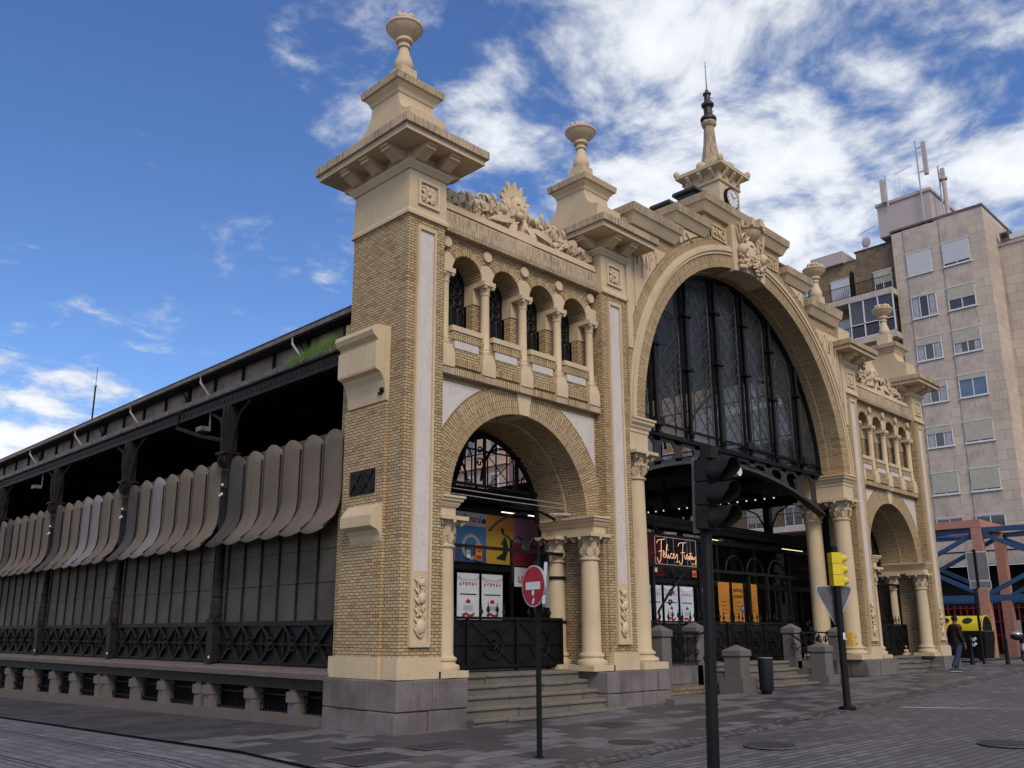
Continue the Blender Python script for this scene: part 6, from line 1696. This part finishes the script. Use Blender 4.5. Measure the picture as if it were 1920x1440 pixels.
w = MB(); w.box(XA, 7.15, 28.3, 56, 10.7, 30.6); w.box(XA - .1, 7.05, 30.6, 56.1, 10.8, 30.8); w.build('roof_house', M_penth, AP)
w = MB(); w.box(XA + .1, 13.5, 27.4, 53, 15.9, 28.3); w.build('roof_hut', M_penth, AP)
# smooth panels between windows (slightly proud) + string lines
WA = [(7.52, 9.12), (5.16, 6.82)]
FL = [(24.9, 26.5), (21.86, 23.38), (18.9, 20.46), (16.0, 17.46), (13.08, 14.42), (10.03, 11.42), (7.6, 8.53)]
for (ya, yb) in WA:
    w = MB()
    for (z0, z1), (z2, z3) in zip(FL[1:], FL): w.box(XA - .05, ya - .03, z1 + .06, XA, yb + .03, z2 - .1)
    w.box(XA - .05, ya - .03, 26.58, XA, yb + .03, 28.3); w.split('spandrel_panel', M_aptp, AP)
def awin(y0, y1, z0, z1, style, X=XA, axis=0):
    f = MB(); fw_ = .06
    f.box(X - .09, y0, z0, X - .02, y0 + fw_, z1); f.box(X - .09, y1 - fw_, z0, X - .02, y1, z1); f.box(X - .09, y0 + fw_, z0, X - .02, y1 - fw_, z0 + fw_); f.box(X - .09, y0 + fw_, z1 - fw_, X - .02, y1 - fw_, z1)
    n = 3 if style in ('three', 'curtain') else 2
    for k in range(1, n): y = y0 + (y1 - y0) * k / n; f.box(X - .08, y - .03, z0 + fw_, X - .02, y + .03, z1 - fw_)
    f.box(X - .14, y0 - .06, z0 - .06, X, y1 + .06, z0 - .005); f.box(X - .12, y0 - .05, z1 + .005, X, y1 + .05, z1 + .05)
    fo = f.build('window', M_white, AP)
    w = MB(); w.box(X - .05, y0 + .02, z0 + .02, X - .005, y1 - .02, z1 - .02); w.build('pane', M_winb if style == 'blue' else M_win, fo)
    sh = {'shut': .0, 'shutlow': .12, 'half': .45, 'halfb': .45, 'quarter': .72, 'curtain': .68, 'blue': .78, 'beige': .1, 'three': 1, 'open': 1, 'sl': .3}.get(style, 1)
    if sh < 1:
        w = MB(); zb_ = z0 + (z1 - z0) * sh; z = zb_ + .02
        w.box(X - .10, y0 + .03, zb_, X - .055, y1 - .03, z1 - .01)
        w.build('roller_shutter', M_bul if style in ('shut', 'shutlow') else M_bul2, fo)
    if style in ('curtain', 'half', 'three'):
        w = MB(); w.box(X - .056, y0 + .1, z0 + .08, X - .051, y0 + .45, z1 - .1); w.box(X - .056, y1 - .45, z0 + .08, X - .051, y1 - .1, z1 - .1); w.split('curtain', M_curt, fo)
stl = [['shut', 'shutlow'], ['three', 'halfb'], ['curtain', 'half'], ['curtain', 'blue'], ['curtain', 'beige'], ['shut', 'sl'], ['open', 'open']]
stl[0] = ['shut', 'shutlow']; stl[5] = ['beige', 'beige']
for fi, (z0, z1) in enumerate(FL):
    for wi, (ya, yb) in enumerate(WA): awin(ya, yb, z0, z1, stl[fi][wi])
# balconies side
for zf in (24.3, 21.2, 18.1, 15.0, 11.9, 8.9):
    w = MB(); w.box(XA - .9, 9.96, zf - .45, XA + .5, 24.4, zf - .05); w.build('balcony_slab', M_aptp, AP)
    w = MB(); w.bar((XA - .85, 10, zf + .85), (XA - .85, 24.4, zf + .85), .04, .04); w.bar((XA - .85, 10, zf + .02), (XA - .85, 24.4, zf + .02), .03, .03)
    y = 10.05
    while y < 24.4: w.bar((XA - .85, y, zf), (XA - .85, y, zf + .85), .02, .02); y += .13
    w.build('balcony_railing', M_iron, AP)
    awin(10.3, 11.55, zf + .1, zf + 1.75, 'halfb', XA + .42); awin(13.3, 14.65, zf + .05, zf + 1.9, 'shut', XA + .42); awin(15.6, 16.9, zf + .05, zf + 1.9, 'three', XA + .42); awin(18.2, 19.6, zf + .1, zf + 1.5, 'open', XA + .42); awin(21.2, 22.6, zf + .1, zf + 1.5, 'sl', XA + .42)
# glazed-in balcony
w = MB(); w.box(XA - .82, 9.98, 21.2, XA - .78, 12.95, 23.85); gb = w.build('glazed_balcony', M_win, AP)
w = MB()
for y in (9.98, 11.0, 12.0, 12.95): w.box(XA - .88, y - .04, 21.2, XA - .82, y + .04, 23.85)
for z in (21.2, 22.15, 23.85): w.box(XA - .88, 9.98, z - .03, XA - .82, 12.95, z + .03)
w.build('frame', M_white, gb)
w = MB(); w.prism([(XA - .86, 24.3), (XA - .86, 25.6), (XA - .6, 26.3), (XA - .1, 26.3), (XA - .1, 24.3)], 12.72, 12.78); w.build('balcony_screen', M_iron, AP)
for z in (23.55, 20.0): awin(0, 1.2, z, z + 1.5, 'sl', 52.5)
w = MB(); w.box(52.35, 1.0, 26.56, 52.45, 3.6, 26.9); w.build('low_parapet', M_white, AP)
# ground floor
w = MB(); w.box(XA - .3, -12, 5.55, XA + .2, 24, 7.55); w.build('fascia_panels', M_aptp, AP)
w = MB()
for z in (6.35,): w.box(XA - .33, -12, z, XA - .3, 24, z + .06)
for k in range(14): w.box(XA - .33, -11.5 + k * 2.6, 5.6, XA - .3, -11.44 + k * 2.6, 7.5)
w.build('fascia_joint', M_iron, AP)
w = MB(); w.box(XA + .5, -12, -.2, 60, 24, 5.55); w.build('shop_wall', M_dark, AP)
w = MB()
for k in range(90): y = -11 + k * .36; w.box(XA + .38, y, .6, XA + .42, y + .07, 3.2)
for z in (1.4, 2.2, 3.0): w.box(XA + .36, -12, z, XA + .4, 24, z + .05)
w.build('shop_shutter_grid', M_pred, AP)
w = MB(); w.box(XA + .3, 3.7, 1.35, XA + .36, 5.0, 2.5); w.build('shop_display', M_olive, AP)
w = MB(); w.box(XA + .25, 2.6, 1.7, XA + .29, 3.0, 2.5); w.box(XA + .25, 5.2, 1.6, XA + .29, 5.9, 2.3); w.split('shop_poster', M_paper2, AP)

# roof antennas & co : things on the roof
def panel_antenna(x, y, z, h, label, ph, lean=0):
    t = thing('panel_antenna', label, 'antenna', (x, y, z), 0, 'mobile antennas on the roof house')
    w = MB(); w.tube([(0, 0, 0), (0, 0, h)], .05, 8); w.build('mast', M_alu, t); w = MB(); w.box(-.12, .12 + lean, h - ph - .3, .12, .38 + lean, h - .3); w.bar((0, 0, h - .6), (0, .2 + lean, h - .6), .06); w.bar((0, 0, h - ph), (0, .2 + lean, h - ph), .06); w.build('panel', M_penth, t)
panel_antenna(49.8, 9.85, 30.3, 2.4, 'short antenna with a slanted white panel at the left end of the roof house', 1.7)
panel_antenna(49.75, 7.6, 28.5, 5.9, 'tallest antenna mast with a long white panel at the corner of the roof house', 2.4, -.75)
panel_antenna(51.5, 6.9, 28.6, 4.3, 'antenna cluster mast behind the roof house corner', 1.2, -.5)
t = thing('vent_pipe', 'pale vent pipe with a flat cap right of the antennas', 'chimney', (50.4, 6.3, 28.5)); w = MB(); w.tube([(0, 0, 0), (0, 0, 2.7)], .14, 10); w.build('pipe', M_aptp, t, True); w = MB(); w.lathe(0, 0, [(.24, 2.7), (.24, 2.85), (0, 2.88)], 12); w.build('cap', M_aptp, t)
def yagi(x, y, z, h, label):
    t = thing('television_antenna', label, 'antenna', (x, y, z), R(20), 'television aerials on the roof'); w = MB(); w.tube([(0, 0, 0), (0, 0, h)], .025, 6); w.build('mast', M_alu, t)
    w = MB(); w.bar((0, .3, h - .15), (0, -.9, h + .35), .03)
    for k in range(8): yy_ = .3 - k * .16; zz_ = h - .15 + k * .066; w.bar((-.3, yy_, zz_), (.3, yy_, zz_), .014); w.bar((0, yy_, zz_ - .22), (0, yy_, zz_ + .2), .014)
    w.build('aerial', M_alu, t)
yagi(50.4, 9.15, 30.8, 2.1, 'comb shaped aerial on the roof house between the antennas'); yagi(50.8, 12.2, 28.0, 1.5, 'small aerial standing left of the roof house on the brick part')
t = thing('satellite_dish', 'small pale satellite dish on the brick roof edge', 'satellite dish', (50.6, 11.9, 28.0)); w = MB(); w.tube([(0, 0, 0), (0, 0, .4)], .03, 6); w.build('stand', M_alu, t); w = MB(); w.blob((-.05, 0, .55), (.08, .32, .38), 12, 8); w.build('dish', M_penth, t, True)
t = thing('air_conditioner', 'dark air conditioner box on the roof edge of the right wing', 'air conditioner', (52.3, 3.4, 26.55)); w = MB(); w.box(0, 0, 0, .4, .55, .6); w.build('casing', M_gut, t); w = MB(); w.lathe(0, 0, [(0, 0), (.2, 0)], 14); w.xf(Matrix.Translation((-.01, .28, .3)) @ Matrix.Rotation(R(90), 4, 'Y')); w.build('fan_grille', M_blackp, t)

# background houses seen through the hall
BH = thing('town_house', 'peach rendered house with tall windows seen through the left arch', 'house')
w = MB(); w.box(50, 47.3, -1, 60, 75, 26); w.build('wall', M_peach, BH)
for k in range(6):
    for z in (14.5, 18.5, 11):
        y = 48.6 + k * 3.4; w = MB(); w.box(49.92, y, z, 49.99, y + 1.1, z + 2.1); fo = w.build('window', M_white, BH); w = MB(); w.box(49.88, y + .1, z + .1, 49.915, y + 1.0, z + 2.0); w.build('pane', M_win, fo)
w = MB(); w.box(49.6, 47.2, 17.3, 50, 75, 17.5); w.build('cornice', M_cream, BH)
BH = thing('low_house', 'dark purple house lower than the peach one seen through the left arch', 'house')
w = MB(); w.box(50, 36, -1, 60, 47.2, 17.8); w.build('wall', M_pur, BH)
for k in range(3):
    y = 37.5 + k * 3.2; w = MB(); w.box(49.9, y, 14.5, 49.99, y + 1.1, 16.3); w.build('window', M_white, BH)
BH = thing('brick_house', 'brown brick house with brown framed windows seen under the great arch girder', 'house')
w = MB(); w.box(50.2, 24.6, -1, 60, 36, 21); w.build('wall', M_brb, BH)
for k in range(4):
    for z in (8, 11.2, 14.4): y = 25.6 + k * 2.7; w = MB(); w.box(50.1, y, z, 50.19, y + 1.4, z + 1.3); fo = w.build('window', M_peach, BH); w = MB(); w.box(50.05, y + .1, z + .1, 50.095, y + 1.3, z + 1.2); w.build('pane', M_win, fo)
t = thing('lightning_mast', 'thin mast with a lamp rising behind the side roof', 'antenna', (8, 37.3, 9.5)); w = MB(); w.tube([(0, 0, 0), (0, 0, 5.2)], .045, 6); w.tube([(0, 0, 5.2), (0, 0, 6.3)], .015, 5); w.build('mast', M_iron2, t); w = MB(); w.blob((0, 0, 5.2), .09, 8, 6); w.build('lamp', M_penth, t, True)
t = thing('rooftop_rod', 'thin rod with a stay wire behind the left carved cresting', 'antenna', (4.9, 2.6, 8.2)); w = MB(); w.tube([(0, 0, 0), (0, 0, 3.2)], [.03, .02], 6); w.build('rod', M_iron2, t); w = MB(); w.tube([(0, 0, 2.4), (.6, -.9, 1.6)], .008, 4); w.build('stay_wire', M_iron2, t)
